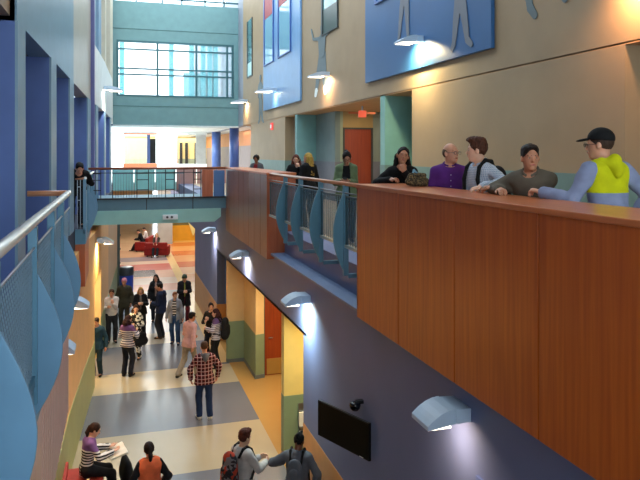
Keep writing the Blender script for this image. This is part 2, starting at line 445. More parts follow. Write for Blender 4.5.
    mesh_obj('jacket' if tt > .017 else 'shirt', carve(sc(TT + ap), vox, tt, subs=sc(neckcut), planes=hemP, wob=.0028 if near else .0035, seed=len(label)), topm, root)
    if inner is not None:
        mesh_obj('shirt', carve(sc(list(T)), vox, .010 if tt > .017 else .006, subs=sc(neckcut[:1]), planes=[(P0 * s, V(0, 0, -1))]), inner, root)
    if len(top) > 5 and top[5]:   # collar
        kind = top[5]
        if kind == 'hood':
            hoodm = top[6] if len(top) > 6 else topm
            mesh_obj('hood', carve(sc([cone(nb + U @ V(-.075, -.035, .0), nb + U @ V(0, -.115, -.06), .035, .045, .03), cone(nb + U @ V(.075, -.035, .0), nb + U @ V(0, -.115, -.06), .035, .045, .03),
                                       cone(nb + U @ V(-.075, -.03, .005), nb + U @ V(-.05, .06, -.02), .03, .022, .03), cone(nb + U @ V(.075, -.03, .005), nb + U @ V(.05, .06, -.02), .03, .022, .03),
                                       cone(nb + U @ V(0, -.10, .01), nb + U @ V(0, -.11, -.11), .05, .03, .04)]), vox * .9, wob=.003), hoodm, root)
        else:
            ring = [nb + U @ V(.066 * math.cos(t) * (1.05), .066 * math.sin(t) * .95 + .004, .012 - .022 * math.sin(t)) for t in np.linspace(PI * .62, PI * 2.38, 13)]
            mesh_obj('collar', carve(sc([cone(ring[i] + U @ V(0, 0, .004), ring[i + 1] + U @ V(0, 0, .004), .013, .013, .008, U @ V(0, 0, 1), 2.0) for i in range(12)]), vox * .7), topm if kind == 'collar' else kind, root)
    pm = pants or cloth('dark trousers', '#1a1c24')
    LG = [p for i, p in enumerate(legs) if i % 5 < 3]
    LG2 = []
    for i in (0, 5):
        K = legs[i][2]; W = legs[i + 2][2]
        LG2 += [legs[i], cone(K, W + (K - W) * .04, .064, .058, .04)]
    mesh_obj('trousers', carve(sc([T[0]] + LG2), vox, .011, planes=[((P0 + U @ V(0, 0, .07)) * s, U @ V(0, 0, 1))], wob=.003, wobf=18), pm, root)
    for W, td, K in shs:
        mesh_obj('shoe', carve(sc([cone(W + V(0, 0, -.015), W + V(0, 0, -.05) - td * .02, .044, .040, .02), cone(W + V(0, 0, -.045) - td * .02, W + td * .15 + V(0, 0, -.052), .036, .032, .03, V(0, 0, 1), .85)]),
                 min(vox, .012), .004, planes=[((W + V(0, 0, -.083)) * s, V(0, 0, -1)), ((W + V(0, 0, .03)) * s, V(0, 0, 1))]), cloth('shoe' + shoes, shoes, .5), root)
    # --- hair
    hm = hairmat(hair_c)
    skull = ell(hp(0, -.016, .030), (.080, .098, .098), Hr, .02)
    face = ell(hp(0, .107, -.024), (.072, .086, .100), Hr, .012); brow = ell(hp(0, .098, .050), (.046, .040, .042), Hr, .012)
    neckc = cone(hp(0, .03, -.06), hp(0, .06, -.14), .07, .09, .01)
    if hair == 'short' and cap: hv = carve(sc([skull]), vox * .8, -.001, subs=sc([face, neckc, brow]), planes=[(hp(0, -.03, -.068) * s, Hr @ V(0, .45, -1)), (hp(0, .0, -.01) * s, Hr @ V(0, .75, -1)), (hp(0, 0, .06) * s, Hr @ V(0, 0, 1))])
    elif hair == 'short': hv = carve(sc([skull, ell(hp(0, .030, .088), (.060, .058, .030), Hr, .03), ell(hp(0, -.03, .078), (.072, .080, .048), Hr, .03)]), vox * .8, -.001, subs=sc([face, neckc, brow]), planes=[(hp(0, -.03, -.068) * s, Hr @ V(0, .45, -1)), (hp(0, .0, -.01) * s, Hr @ V(0, .75, -1))], wob=.002, wobf=60)
    elif hair == 'quiff': hv = carve(sc([skull, ell(hp(0, .045, .105), (.058, .060, .038), Hr, .03), ell(hp(0, -.02, .095), (.068, .08, .045), Hr, .03)]), vox * .8, .002, subs=sc([face, neckc, brow]), planes=[(hp(0, -.03, -.075) * s, Hr @ V(0, .45, -1)), (hp(0, .0, -.015) * s, Hr @ V(0, .75, -1))], wob=.0035, wobf=70)
    elif hair == 'bald': hv = carve(sc([ell(hp(0, -.024, .012), (.079, .092, .075), Hr, .02)]), vox * .8, .0, subs=sc([face, neckc, ell(hp(0, .03, .13), (.085, .11, .085), Hr, .01)]), planes=[(hp(0, -.03, -.06) * s, Hr @ V(0, .45, -1)), (hp(0, .01, 0) * s, Hr @ V(0, 1, -.6))])
    elif hair == 'curly': hv = carve(sc([ell(hp(0, -.02, .045), (.098, .108, .100), Hr, .02)]), vox * .8, .004, subs=sc([face, neckc]), planes=[(hp(0, -.03, -.075) * s, Hr @ V(0, .45, -1))], wob=.006, wobf=90)
    elif hair == 'mohawk': hv = carve(sc([skull, cone(hp(0, .07, .105), hp(0, -.09, .10), .035, .035, .02, Hr @ V(1, 0, 0), .6)]), vox * .8, -.002, subs=sc([face, neckc]), planes=[(hp(0, -.03, -.068) * s, Hr @ V(0, .45, -1)), (hp(0, .0, -.01) * s, Hr @ V(0, .75, -1))], wob=.004, wobf=60)
    else:
        dn = V(0, 0, -1); L = {'long': .30, 'verylong': .40, 'bob': .13, 'pony': 0, 'bun': 0}[hair]
        pr = [ell(hp(0, -.018, .028), (.083, .102, .100), Hr, .02)]
        if L:
            for i, a in enumerate(np.linspace(-1.15, 1.15, 9)):
                p1 = hp(.078 * math.sin(a) * 1.05, -.02 - .085 * math.cos(a), -.01); p2 = p1 + dn * L * .5 + U @ V(.035 * math.sin(a), -.03 * math.cos(a), 0)
                p3 = p1 + dn * L + U @ V(.05 * math.sin(a), -.05 * math.cos(a) - .01, 0)
                if abs(a) > .8: p3 = p3 + U @ V(0, .05, 0); p2 = p2 + U @ V(0, .03, 0)
                pr += [cone(p1, p2, .030, .030, .02), cone(p2, p3, .030, .014, .02)]
        elif hair == 'pony':
            q = hp(0, -.112, .03); pr += [cone(q, q + dn * .10 + U @ V(0, -.04, 0), .026, .034, .02), cone(q + dn * .10 + U @ V(0, -.04, 0), q + dn * .25 + U @ V(0, -.02, 0), .034, .014, .02)]
        else: pr += [ell(hp(0, -.115, .075), (.042, .042, .042), Hr, .015)]
        pls = [] if L else [(hp(0, -.03, -.08) * s, Hr @ V(0, .45, -1))]
        if pls: pr0 = pr[:1]; hv = carve(sc(pr), vox * .8, 0, subs=sc([face, neckc]), wob=.0025, wobf=60)
        else: hv = carve(sc(pr), vox * .8, 0, subs=sc([face, cone(hp(0, .05, -.03), hp(0, .06, -.30), .07, .10, .02)]), wob=.003, wobf=55)
    mesh_obj('hair', hv, hm, root)
    # --- face
    if vox <= .012:
        global EYEM
        if EYEM is None:
            EYEM = (paint('#b9aca0', .5, name='eye_white'), paint('#2a1a10', .2, name='iris'), paint('#a04a42', .5, name='lips'))
        for sx in (-1, 1):
            e = mesh_obj('eye', carve(sc([ell(hp(sx * .031, .0755, .002), (.0115, .0122, .0050), Hr, .002)]), .003), EYEM[0], root)
            mesh_obj('iris', carve(sc([ell(hp(sx * .031, .0855, .002), (.0055, .003, .0055), Hr, .002)]), .0018), EYEM[1], e)
            mesh_obj('eyebrow', carve(sc([cone(hp(sx * .016, .0865, .023), hp(sx * .046, .077, .025), .0045, .0035, .002)]), .003), hm, root)
        mesh_obj('mouth', carve(sc([cone(hp(-.020, .0865, -.060), hp(0, .0915, -.059), .004, .0065, .004), cone(hp(.020, .0865, -.060), hp(0, .0915, -.059), .004, .0065, .004)]), .0028), EYEM[2], root)
    if glasses:
        g = MB()
        for sx in (-1, 1):
            c = [Vector(hp(sx * .033 + .024 * math.cos(t), .108, .002 + .018 * math.sin(t)) * s) for t in np.linspace(0, 2 * PI, 17)]
            g.tube(c, .0022, 6, caps=False); g.tube([Vector(hp(sx * .057, .106, .006) * s), Vector(hp(sx * .080, .0, .006) * s)], .002, 5)
        g.tube([Vector(hp(-.009, .108, .004) * s), Vector(hp(.009, .108, .004) * s)], .002, 5)
        g.build('glasses', paint('#17171a', .3), root)
    if cap:
        if cap[0] == 'cap':
            cm = cloth('cap' + cap[1], cap[1]); o = mesh_obj('cap', carve(sc([ell(hp(0, -.014, .050), (.090, .106, .092), Hr, .02)]), vox * .8, 0, planes=[(hp(0, 0, .040) * s, Hr @ V(0, .12, -1))]), cm, root)
            mesh_obj('brim', carve(sc([ell(hp(0, .115, .046), (.066, .066, .011), Hr @ rotx(-.15), .004)]), vox * .6), cm, o)
        else:
            mesh_obj('knit_cap', carve(sc([ell(hp(0, -.018, .045), (.090, .106, .098), Hr, .02), ell(hp(0, -.018, .022), (.096, .112, .03), Hr, .01)]), vox * .8, 0, planes=[(hp(0, 0, .012) * s, Hr @ V(0, .25, -1))], wob=.001), cloth('knit' + cap[1], cap[1]), root)
    info = dict(root=root, s=s, up=lambda *a: up(*a) * s, hp=lambda *a: hp(*a) * s, U=U, wr={k: (v[0] * s, v[1], v[2] * s) for k, v in wr.items()}, P0=P0 * s, nb=nb * s)
    if DBG: DBG(label, to_world(info, info['hp'](0, 0, 0)), info)
    return info
def to_world(info, p):
    r = info['root']; a = r.rotation_euler[2]; q = rotz(a) @ np.array(p); return q + np.array(r.location)
def backpack(info, label, mat, w=.15, hgt=.23, dz=.25, strap=None, depth=.085, group=None):
    """a pack worn on the back, with its two shoulder straps, as a thing of its own"""
    r = info['root']; s = info['s']; t = empty('backpack', r.location.copy(), r.rotation_euler[2]); tag(t, label, 'backpack', group)
    U = info['U']; up = lambda *a: info['P0'] + U @ (V(*a) * s)
    off = -.135 - depth
    mesh_obj('pack_body', carve([cone(up(0, off, dz - hgt * .55), up(0, off, dz + hgt * .5), w, w * .8, .05, U @ V(0, 1, 0), depth / w)], .009, 0), mat, t)
    mesh_obj('front_pocket', carve([cone(up(0, off - depth * .8, dz - hgt * .4), up(0, off - depth * .8, dz), w * .65, w * .6, .05, U @ V(0, 1, 0), .4)], .009, 0), mat, t)
    sm = strap or cloth('black strap', '#121214', .7)
    for sx in (-1, 1):
        pts = [up(sx * .085, -.14, dz + hgt * .62), up(sx * .098, -.075, .545), up(sx * .102, .0, .565), up(sx * .105, .085, .50), up(sx * .115, .128, .38), up(sx * .14, .125, .22), up(sx * .175, .03, .10), up(sx * .12, -.13, .06)]
        mesh_obj('strap', carve([cone(pts[i], pts[i + 1], .020 * s, .020 * s, .01) for i in range(len(pts) - 1)], .009, 0), sm, t)
    return t

# ================================================================== THE PLACE
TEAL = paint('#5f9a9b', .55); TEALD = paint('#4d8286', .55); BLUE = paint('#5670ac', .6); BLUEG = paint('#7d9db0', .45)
SLATE = paint('#626e94', .55, scale=1.2); BEIGE = paint('#a08a6c', .6, scale=1.5); CREAM = paint('#d8b983', .6); GREENW = paint('#7d9070', .55)
WAIN = paint('#6f8c88', .55); WAING = paint('#6d717c', .55); ORWALL = paint('#cf9052', .5); WHITEW = paint('#e8eef0', .5); DARK = paint('#1b1d22', .5); STEEL = paint('#8d9298', .3, .9)
DOORRED = wood('door_veneer', '#7a2a0c', '#983f16', .4); CHERRY = wood('cherry_panel', '#9a4010', '#c0601e', .34); CHERRYT = wood('cherry_ledge', '#b0582c', '#d07c48', .28, 'y')
RAILW = wood('handrail_wood', '#a8694a', '#c98c66', .3, 'y'); RAILWX = wood('handrail_wood_cross', '#a8694a', '#c98c66', .3, 'x')
FINB = paint('#6c98b6', .4); FRAMEB = paint('#5a8ba4', .45)
# left wall line: gently converging with the corridor
def pl(tab, y):
    if y <= tab[0][0]: return tab[0][1]
    for (a, b), (c, d) in zip(tab, tab[1:]):
        if y <= c: return b + (d - b) * (y - a) / (c - a)
    return tab[-1][1]
GT = [(8, -.92), (10.8, -.89), (13, -.85), (15.7, -.70), (18.2, -.53), (20.5, -.44), (30, .02), (60, .02)]
UT = [(7.9, -1.05), (10.8, -.96), (13.6, -.88), (18.9, -.72), (24.2, -.42), (30, -.2), (35, -.2)]
def strip_wall(name, tab, y0, y1, z0, z1, thick, mat, mats=None, side=-1):
    ys = [y0] + [t[0] for t in tab if y0 < t[0] < y1] + [y1]; m = MB()
    poly = [(pl(tab, y), y) for y in ys] + [(pl(tab, y) + side * thick, y) for y in ys[::-1]]
    return struct(m.prism(poly, 'z', z0, z1).build(name, mat))

# ---- ground floor: vinyl in broad bands
k = NT('banded_floor'); v, x, y, z = k.obj()
def band(f, stops, n0=-6.0, n1=60.0):
    return k.ramp(k.math('DIVIDE', k.math('SUBTRACT', y, n0), n1 - n0), [(max(0, (p - n0) / (n1 - n0)), lin(c)) for p, c in stops], 'CONSTANT')
GR, CRM = '#6e7079', '#b3a58a'
main = band(y, [(-6, GR), (12.45, CRM), (14.4, GR), (17.07, CRM), (18.7, GR), (21.3, '#a39b8c'), (22.6, '#8a8d92'), (26, '#9b9b98'), (29.4, '#c38a78'), (31.0, '#bfa898'), (32.6, '#c89a80'),
                (34.6, '#b8665a'), (36.6, '#c9b09a'), (37.8, '#8d8386'), (39.2, '#c39a78'), (42, '#c8a684'), (46, '#cfae88')])
right = band(y, [(-6, GR), (10.4, '#b48c50'), (18.9, '#b3935a'), (27.2, '#b48a5a'), (29, '#c9a07a'), (31, '#c07a5c'), (33, '#c49a82'), (35, '#b4604c'), (37, '#c28a62'), (39.2, '#b8643c'), (41, '#c98d58'), (43, '#bf6e38'), (45, '#c99a55')])
inl = k.math('GREATER_THAN', x, 3.07)
col = k.mix(inl, main, right)
st = k.math('MULTIPLY', k.math('MULTIPLY', k.math('GREATER_THAN', x, 2.72), k.math('LESS_THAN', x, 3.12)), k.math('GREATER_THAN', y, 18.9))
col = k.mix(st, col, lin('#d0b07a'))
mat_l = k.math('MULTIPLY', k.math('MULTIPLY', k.math('GREATER_THAN', x, .2), k.math('LESS_THAN', x, 1.85)), k.math('MULTIPLY', k.math('GREATER_THAN', y, 33.1), k.math('LESS_THAN', y, 34.9)))
col = k.mix(mat_l, col, lin('#4a4a50'))
n = k.noise(v, 1.3, 5); n2 = k.noise(v, 90, 2)
mul = k.ramp(k.math('ADD', k.math('MULTIPLY', n, .7), k.math('MULTIPLY', n2, .3)), [(.1, (.92, .92, .92, 1)), (.9, (1.08, 1.08, 1.08, 1))])
mx = k.n('ShaderNodeMix', data_type='RGBA', blend_type='MULTIPLY'); mx.inputs[0].default_value = 1
k.l(col, mx.inputs[6]); k.l(mul, mx.inputs[7]); k.l(mx.outputs[2], k.b.inputs['Base Color'])
k.l(k.ramp(n, [(.1, (.20,) * 3 + (1,)), (.9, (.25,) * 3 + (1,))]), k.b.inputs['Roughness']); k.b.inputs['Specular IOR Level'].default_value = .75
struct(B(-9, 14, -5, 60, -.3, 0).build('floor', k.m), 'vinyl corridor floor in broad grey and cream bands')

# ---- right side, ground floor
Y0, XE = -3.0, 10.0
sl = paint('#4b506b', .42, scale=1.2)
struct(B(3.05, 3.75, Y0, 40, 2.9, 3.95).build('wall_right_header', SLATE))
struct(B(3.05, 3.35, Y0, 10.88, 1.39, 2.9).build('wall_right_near', SLATE))
struct(B(3.045, 3.355, Y0, 10.885, 0, 1.39).build('wall_right_wainscot', ORWALL))
struct(B(3.17, XE, 12.74, 12.95, 1.17, 2.9).build('wall_right_pillar', paint('#e3c878', .55)))
struct(B(3.165, XE, 12.735, 12.955, 0, 1.17).build('wall_right_pillar_wainscot', GREENW))
struct(B(5.2, 5.3, 10.88, 12.74, 0, 2.9).build('wall_right_niche', GREENW))
struct(B(3.35, 5.3, 10.7, 10.88, 0, 2.9).build('wall_right_niche_side', BEIGE))
# block between the two recesses, with a door in its near face
struct(MB().prism([(3.02, 18.85), (3.51, 18.85), (3.52, 17.25), (3.76, 17.32), (3.76, 19.6), (3.02, 19.05)], 'z', 1.17, 2.9).build('wall_right_block', CREAM))
struct(MB().prism([(3.015, 18.84), (3.505, 18.84), (3.515, 17.24), (3.765, 17.31), (3.765, 19.6), (3.015, 19.05)], 'z', 0, 1.17).build('wall_right_block_wainscot', GREENW))
struct(MB().prism([(3.0, 18.82), (3.49, 18.82), (3.50, 17.22), (3.77, 17.29), (3.77, 17.4), (3.6, 18.95), (3.0, 18.95)], 'z', 0, .1).build('baseboard_right', paint('#5c6668')))
struct(B(3.76, XE, 17.42, 17.6, 2.25, 2.9).build('wall_right_over_door', CREAM))
struct(B(4.75, XE, 17.42, 17.6, 0, 2.25).build('wall_right_beside_door', CREAM))
d = struct(B(3.80, 4.71, 17.44, 17.49, .01, 2.2).build('door_1', DOORRED), 'rust-red veneered door in the ground floor recess')
B(3.86, 4.64, 17.425, 17.44, .03, .45).build('kick_plate', paint('#b59a5c', .3, .6), d)
MB().tube([(3.9, 17.39, 1.02), (4.02, 17.39, 1.02)], .013).build('door_handle', STEEL, d)
f = MB(); f.box(3.755, 3.80, 17.40, 17.52, 0, 2.25); f.box(4.71, 4.755, 17.40, 17.52, 0, 2.25); f.box(3.755, 4.755, 17.40, 17.52, 2.2, 2.25)
f.build('door_frame', paint('#4d5450'), d)
struct(B(3.72, 4.3, 17.3, 17.41, 1.75, 1.98).build('trim_1', DARK)) if 0 else None
struct(B(3.05, 3.3, 21.1, 27.3, 1.17, 2.9).build('wall_right_far', SLATE))
struct(B(3.04, 3.31, 21.09, 27.31, 0, 1.17).build('wall_right_far_wainscot', ORWALL))
struct(B(3.3, 4.6, 21.1, 21.3, 1.17, 2.9).build('wall_right_far_end', paint('#5f80cc'))); struct(B(3.31, 4.6, 21.09, 21.31, 0, 1.17).build('wall_right_far_end_wainscot', ORWALL))
struct(B(3.3, XE, 27.1, 27.3, 0, 3.95).build('wall_right_return', SLATE))
struct(B(5.3, 5.4, 12.9, 21.3, 0, 2.9).build('wall_right_recess_back', CREAM))
struct(B(3.05, 5.4, 10.7, 21.3, 2.9, 2.95).build('ceiling_recess', WHITEW))

struct(B(-3.8, 14, Y0, 9.0, 15, 15.2).build('ceiling', paint('#b9b4a8')), 'unseen roof added to darken the near atrium, open to the skylight beyond')  # out of view, added to keep sky light off the near end
# ---- second floor slab, right gallery
struct(B(3.75, 12, Y0, 60, 4.0, 4.25).build('floor_gallery_slab', SLATE)); struct(B(3.75, 12, Y0, 60, 4.25, 4.4).build('floor_gallery', paint('#b7a58a', .35)))
struct(B(3.27, 3.75, 7.84, 13.08, 3.95, 4.4).build('floor_gallery_edge', SLATE))
struct(B(3.05, 3.75, Y0, 7.76, 3.95, 4.4).build('floor_gallery_front', SLATE)); struct(B(3.05, 3.75, 13.16, 60, 3.95, 4.4).build('floor_gallery_front_far', SLATE))
struct(B(2.98, 3.27, 7.84, 13.08, 3.93, 3.97).build('trim_ledge', paint('#64799c', .5)))  # blue made lighter than the slate, for skylight falling on the ledge
# upper right wall
S6 = 6.2
def rw(name, y0, y1, z0, z1, m, x0=S6, x1=S6 + .3): return struct(B(x0, x1, y0, y1, z0, z1).build(name, m))
rw('wall_right_upper', Y0, 33.6, 7.40, 15, BEIGE)
rw('wall_right_upper_end', 33.6, 60, 7.40, 15, paint('#8d93a0'))
SOL = [(6.91, 13.28), (24.75, 31.6)]
for i, (a, b) in enumerate(SOL):
    rw('wall_right_gallery', a, b, 5.71, 7.385, BEIGE); rw('wall_right_gallery_wainscot', a, b, 4.5, 5.71, WAIN, S6 - .012, S6 + .31)
rw('wall_right_gallery', Y0, 3.0, 5.71, 7.385, BEIGE); rw('wall_right_gallery_wainscot', Y0, 3.0, 4.4, 5.71, WAIN, S6 - .012, S6 + .31)
# recess beside the cap man, shallow
rw('wall_right_niche_upper', 3.0, 6.91, 5.71, 7.4, BEIGE, 6.6, 6.8); rw('wall_right_niche_upper_wainscot', 3.0, 6.91, 4.4, 5.71, WAIN, 6.59, 6.81)
struct(B(S6, 8.6, Y0, 34, 7.385, 7.42).build('ceiling_gallery', paint('#b08a62')))
# teal niche
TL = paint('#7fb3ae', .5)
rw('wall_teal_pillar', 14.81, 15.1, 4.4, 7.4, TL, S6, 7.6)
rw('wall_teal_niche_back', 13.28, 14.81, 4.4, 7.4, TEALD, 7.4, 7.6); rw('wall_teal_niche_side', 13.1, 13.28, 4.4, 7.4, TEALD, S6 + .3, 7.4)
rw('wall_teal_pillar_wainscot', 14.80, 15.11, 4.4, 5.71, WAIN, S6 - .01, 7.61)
# vestibule with door
rw('wall_vestibule_far', 22.98, 23.25, 5.71, 7.4, paint('#6c9c9e'), S6, 7.4); rw('wall_vestibule_far_wainscot', 22.97, 23.26, 4.4, 5.71, WAING, S6 - .01, 7.41)
rw('wall_vestibule_back', 20.8, 22.98, 5.71, 7.4, paint('#6f8588'), 6.92, 7.1); rw('wall_vestibule_back_wainscot', 20.79, 22.98, 4.4, 5.71, WAING, 6.91, 7.11)
YD = 20.8
rw('wall_door_side', YD, YD + .15, 5.71, 7.4, paint('#8fa08f'), 7.1, 7.2); rw('wall_door_side_wainscot', YD - .01, YD + .15, 4.4, 5.71, WAING, 7.1, 7.2)
rw('wall_over_door', YD, YD + .15, 6.85, 7.4, paint('#a08a5c'), 7.2, 8.27); rw('wall_door_right', YD, YD + .15, 5.71, 7.4, paint('#7e8a80'), 8.27, 9.2); rw('wall_door_right_wainscot', YD - .01, YD + .15, 4.4, 5.71, WAING, 8.27, 9.2)
d = struct(B(7.26, 8.21, YD + .03, YD + .08, 4.41, 6.80).build('door_2', DOORRED), 'rust-red door at the back of the upper vestibule')
f = MB(); f.box(7.2, 7.26, YD - .02, YD + .1, 4.4, 6.85); f.box(8.21, 8.27, YD - .02, YD + .1, 4.4, 6.85); f.box(7.26, 8.21, YD - .02, YD + .1, 6.80, 6.85); f.build('door_frame', paint('#3c4040'), d)
MB().tube([(7.36, YD - .03, 5.52), (7.48, YD - .03, 5.52)], .013).build('door_handle', STEEL, d)
rw('wall_vestibule_right', 15.1, 20.8, 4.4, 7.4, paint('#a08a5c'), 9.0, 9.2)
rw('wall_shallow_recess', 23.25, 24.9, 4.4, 7.4, paint('#8a765c'), 7.0, 7.1); rw('wall_shallow_side', 24.75, 24.9, 5.71, 7.4, paint('#a8947c'), S6 + .3, 7.0)
# far orange room beyond the opening
rw('wall_far_orange', 31.75, 59, 6.45, 7.4, paint('#c07f50'), 7.6, 7.7); rw('wall_far_orange_wainscot', 31.75, 59, 4.4, 6.45, paint('#8a7f80'), 7.59, 7.7)
rw('wall_far_side', 31.6, 31.75, 4.4, 7.4, BEIGE, S6 + .3, 9.6)

# ---- left side, ground floor
strip_wall('wall_left_ground', GT, 8, 17.9, 1.17, 3.95, .25, paint('#ecb878', .5)); strip_wall('wall_left_ground_wainscot', [(a, b + .008) for a, b in GT], 8, 17.9, 0, 1.17, .26, paint('#a9ac70', .5))
struct(B(-1.25, -.92, Y0, 8, 0, 3.95).build('wall_left_near', ORWALL))
strip_wall('wall_left_mid', GT, 20.45, 23.8, 1.17, 3.95, .25, paint('#e6b880', .5)); strip_wall('wall_left_mid_wainscot', [(a, b + .008) for a, b in GT], 20.45, 30, 0, 1.17, .26, paint('#8f9a70', .5))
strip_wall('wall_left_panel', GT, 23.8, 30, 1.17, 3.95, .25, paint('#c8a884', .5)); strip_wall('wall_left_door_header', GT, 17.9, 20.45, 2.6, 3.95, .25, paint('#d29a58', .5))
struct(B(-2.6, -2.5, 17, 21.3, 0, 2.95).build('wall_left_alcove_back', CREAM)); struct(B(-2.6, -.7, 17.75, 17.9, 0, 2.95).build('wall_left_alcove_near', GREENW)); struct(B(-2.6, -.455, 20.38, 20.44, 0, 2.95).build('wall_left_alcove_far', CREAM))
struct(B(-2.6, -.6, 17.75, 20.6, 2.9, 2.95).build('ceiling_alcove', WHITEW))
m = MB(); m.box(-.03, .12, 29.8, 30.1, 0, 4.0)
for z_ in (.6, 1.2, 1.8, 2.4, 3.0): m.box(.12, .15, 29.9, 30.0, z_, z_ + .08)
struct(m.build('trim_post', paint('#56615f', .4, .4)))
# ---- left gallery, second floor
strip_wall('floor_left_gallery', UT, Y0, 35, 3.95, 4.4, 2.4, paint('#333c50'))
struct(B(-3.6, -3.4, Y0, 35, 4.5, 7.45).build('wall_left_gallery_back', BLUE))
struct(B(-3.5, -1.3, Y0, 35, 7.45, 7.5).build('ceiling_left_gallery', paint('#4a4440')))
strip_wall('wall_left_upper_blue', UT, 7.9, 14.45, 7.45, 15, .3, paint('#6d90a6', .35)); strip_wall('wall_left_upper_cream', UT, 14.45, 19.3, 7.45, 15, .3, paint('#b5ad9c', .35))
struct(B(-1.5, -1.12, Y0, 7.9, 7.5, 15).build('wall_left_upper_near', BEIGE))
for i, (a, b, dp) in enumerate([(7.9, 8.41, .75), (10.76, 11.43, .75), (13.64, 14.45, .75), (18.3, 19.3, .8), (20.9, 21.6, .8), (24.2, 25.0, .8), (28, 29, .8)]):
    xa, xb = pl(UT, a), pl(UT, b)
    top = 7.45 if i else 15
    m = MB(); m.prism([(xa - dp, a), (xa - .02, a), (xb - .02, b), (xb - dp, b)], 'z', 4.4, top, 0); struct(m.build('wall_left_fin', BLUE))
    m = MB(); m.prism([(xa - .02, a - .002), (xa + .01, a - .002), (xb + .01, b), (xb - .02, b)], 'z', 4.4, 7.45, 0); struct(m.build('trim_fin_edge', BLUEG))
m = MB(); m.prism([(pl(UT, 19.3) - .3, 19.3), (pl(UT, 19.3) + .09, 19.3), (pl(UT, 19.3) + .09, 20.0), (pl(UT, 20), 20.0)], 'z', 4.5, 15); struct(m.build('trim_left_column', paint('#5c5f93')))
WP = paint('#c9c3ac', .5); WP2 = paint('#dfe6e2', .45)
strip_wall('wall_left_upper_far', UT, 20.0, 35, 7.45, 9.2, .3, WP2)
ys = [20.0, 20.9, 21.9, 22.9, 24.6, 25.4, 28.4, 29.2, 35]
for i in range(0, 8, 2):
    a, b = ys[i], ys[i + 1] if i < 7 else 35
    strip_wall('wall_left_upper_pier', UT, a, b, 9.2, 15, .3, [BLUEG, paint('#7fa0b8'), WP, WP][i // 2])
strip_wall('wall_left_upper_pier', UT, 29.2, 35, 9.2, 15, .3, WP)
for i, (a, b) in enumerate([(20.9, 21.9), (22.9, 24.6), (25.4, 28.4)]):
    strip_wall('window_%d' % (i + 1), [(p, q - .18) for p, q in UT], a, b, 9.2, 15, .04, glass('blue_window', '#26457e', .1, 1))

# ---- end facade above the hall
FY = 35.0
TF = paint('#6f989c', .5)
m = MB(); m.box(-.6, 6.2, FY, FY + .35, 7.42, 8.9); m.box(-.6, -.02, FY, FY + .35, 8.9, 11.75); m.box(5.95, 6.2, FY, FY + .35, 8.9, 11.75); m.box(-.6, 6.2, FY, FY + .35, 11.75, 13.75)
struct(m.build('wall_end', TF))
for i, z_ in enumerate((8.38, 12.32)): struct(B(-.25, 6.18, FY - .012, FY, z_, z_ + .03).build('trim_seam', paint('#3d6568')))
struct(B(-.4, 6.2, FY - .03, FY + .5, 7.35, 7.43).build('trim_soffit', paint('#dfe9ea')))
struct(B(-.5, -.2, FY - .3, FY, 7.4, 14).build('trim_corner', paint('#51698d')));
MUL = paint('#3f6a72', .4, .3)
f = MB(); x0, x1, z0, z1 = -.02, 5.95, 8.9, 11.75
for xa in (x0, 1.95, 3.93, x1 - .12): f.box(xa, xa + .1, FY - .03, FY + .12, z0, z1)
for za, t in ((z0, .08), (z1 - .1, .1), (z1 - .48, .07), (9.98, .07), (10.28, .07)): f.box(x0, x1, FY - .02, FY + .12, za, za + t)
f.box(5.55, 5.65, FY, FY + .1, z0, z1)
o = struct(f.build('window_5', MUL), 'wide mullioned window high in the teal end wall')
B(x0, x1, FY + .05, FY + .06, z0, z1).build('pane', glass('clear_pane', '#dff6fa', .03, .18), o)
f = MB()
for xa in (-.2, .9, 2.2, 3.2, 4.4, 5.4): f.box(xa, xa + .08, FY + .05, FY + .15, 13.75, 16)
f.box(-.2, 6.2, FY + .05, FY + .15, 13.95, 14.02)
struct(f.build('window_6', MUL))
# bright structure behind the window
for xa in (.15, 3.0, 4.2, 4.9, 5.3, 5.65): struct(B(xa, xa + .26, 40.5, 41, 7.6, 14).build('trim_column_beyond', paint('#66c0c8', .5)))
struct(B(3.9, 6.0, 41, 41.3, 7.6, 10.9).build('wall_beyond_window', paint('#bfe6ea')))
struct(B(-2, 9.5, 35.4, 60, 7.42, 7.6).build('ceiling_far_hall', WHITEW))
# ---- far hall on the second floor
struct(B(-2, 3.75, 35, 60, 4.1, 4.5).build('floor_far_hall', paint('#b9c6c4', .3)))
WW = paint('#f2f6f6', .5)
def P_(u, y): return y * math.tan(YAW + math.atan((u - 320) / FPX))
YF = 46.0
m = MB(); a, b, c_, e = P_(124.5, YF), P_(156, YF), P_(178, YF), P_(207, YF); zb, zt = 5.30, 7.25
m.box(-2, a, YF, YF + .2, 4.5, 7.42); m.box(a, b, YF, YF + .2, 4.5, zb); m.box(a, b, YF, YF + .2, zt, 7.42); m.box(b, c_, YF, YF + .2, 4.5, 7.42); m.box(c_, e, YF, YF + .2, 4.5, zb - .05); m.box(c_, e, YF, YF + .2, zt, 7.42)
m.box(e, 9.5, YF, YF + .2, 4.5, 7.42) if 0 else None
struct(m.build('wall_far_white', WW))
f = MB(); f.box(a - .06, b + .06, YF - .05, YF, zt, zt + .08); f.box(a - .06, b + .06, YF - .05, YF, zb - .35, zb); f.box(c_ - .06, c_, YF - .05, YF, zb, zt)
struct(f.build('trim_opening', paint('#b0603c')))
struct(B(P_(209, 44.6), P_(217, 44.6), 44.4, 44.8, 4.5, 7.42).build('trim_far_column', paint('#5f7fc0')) if 0 else MB().lathe([(.3, 0), (.3, 2.92)], (6.4, 44.6, 4.5), 24).build('trim_far_column', paint('#4f6db0', .35)))
struct(MB().lathe([(.26, 0), (.26, 2.92)], (6.2, 36.3, 4.5), 24).build('trim_near_column', paint('#4a67ae', .35)))
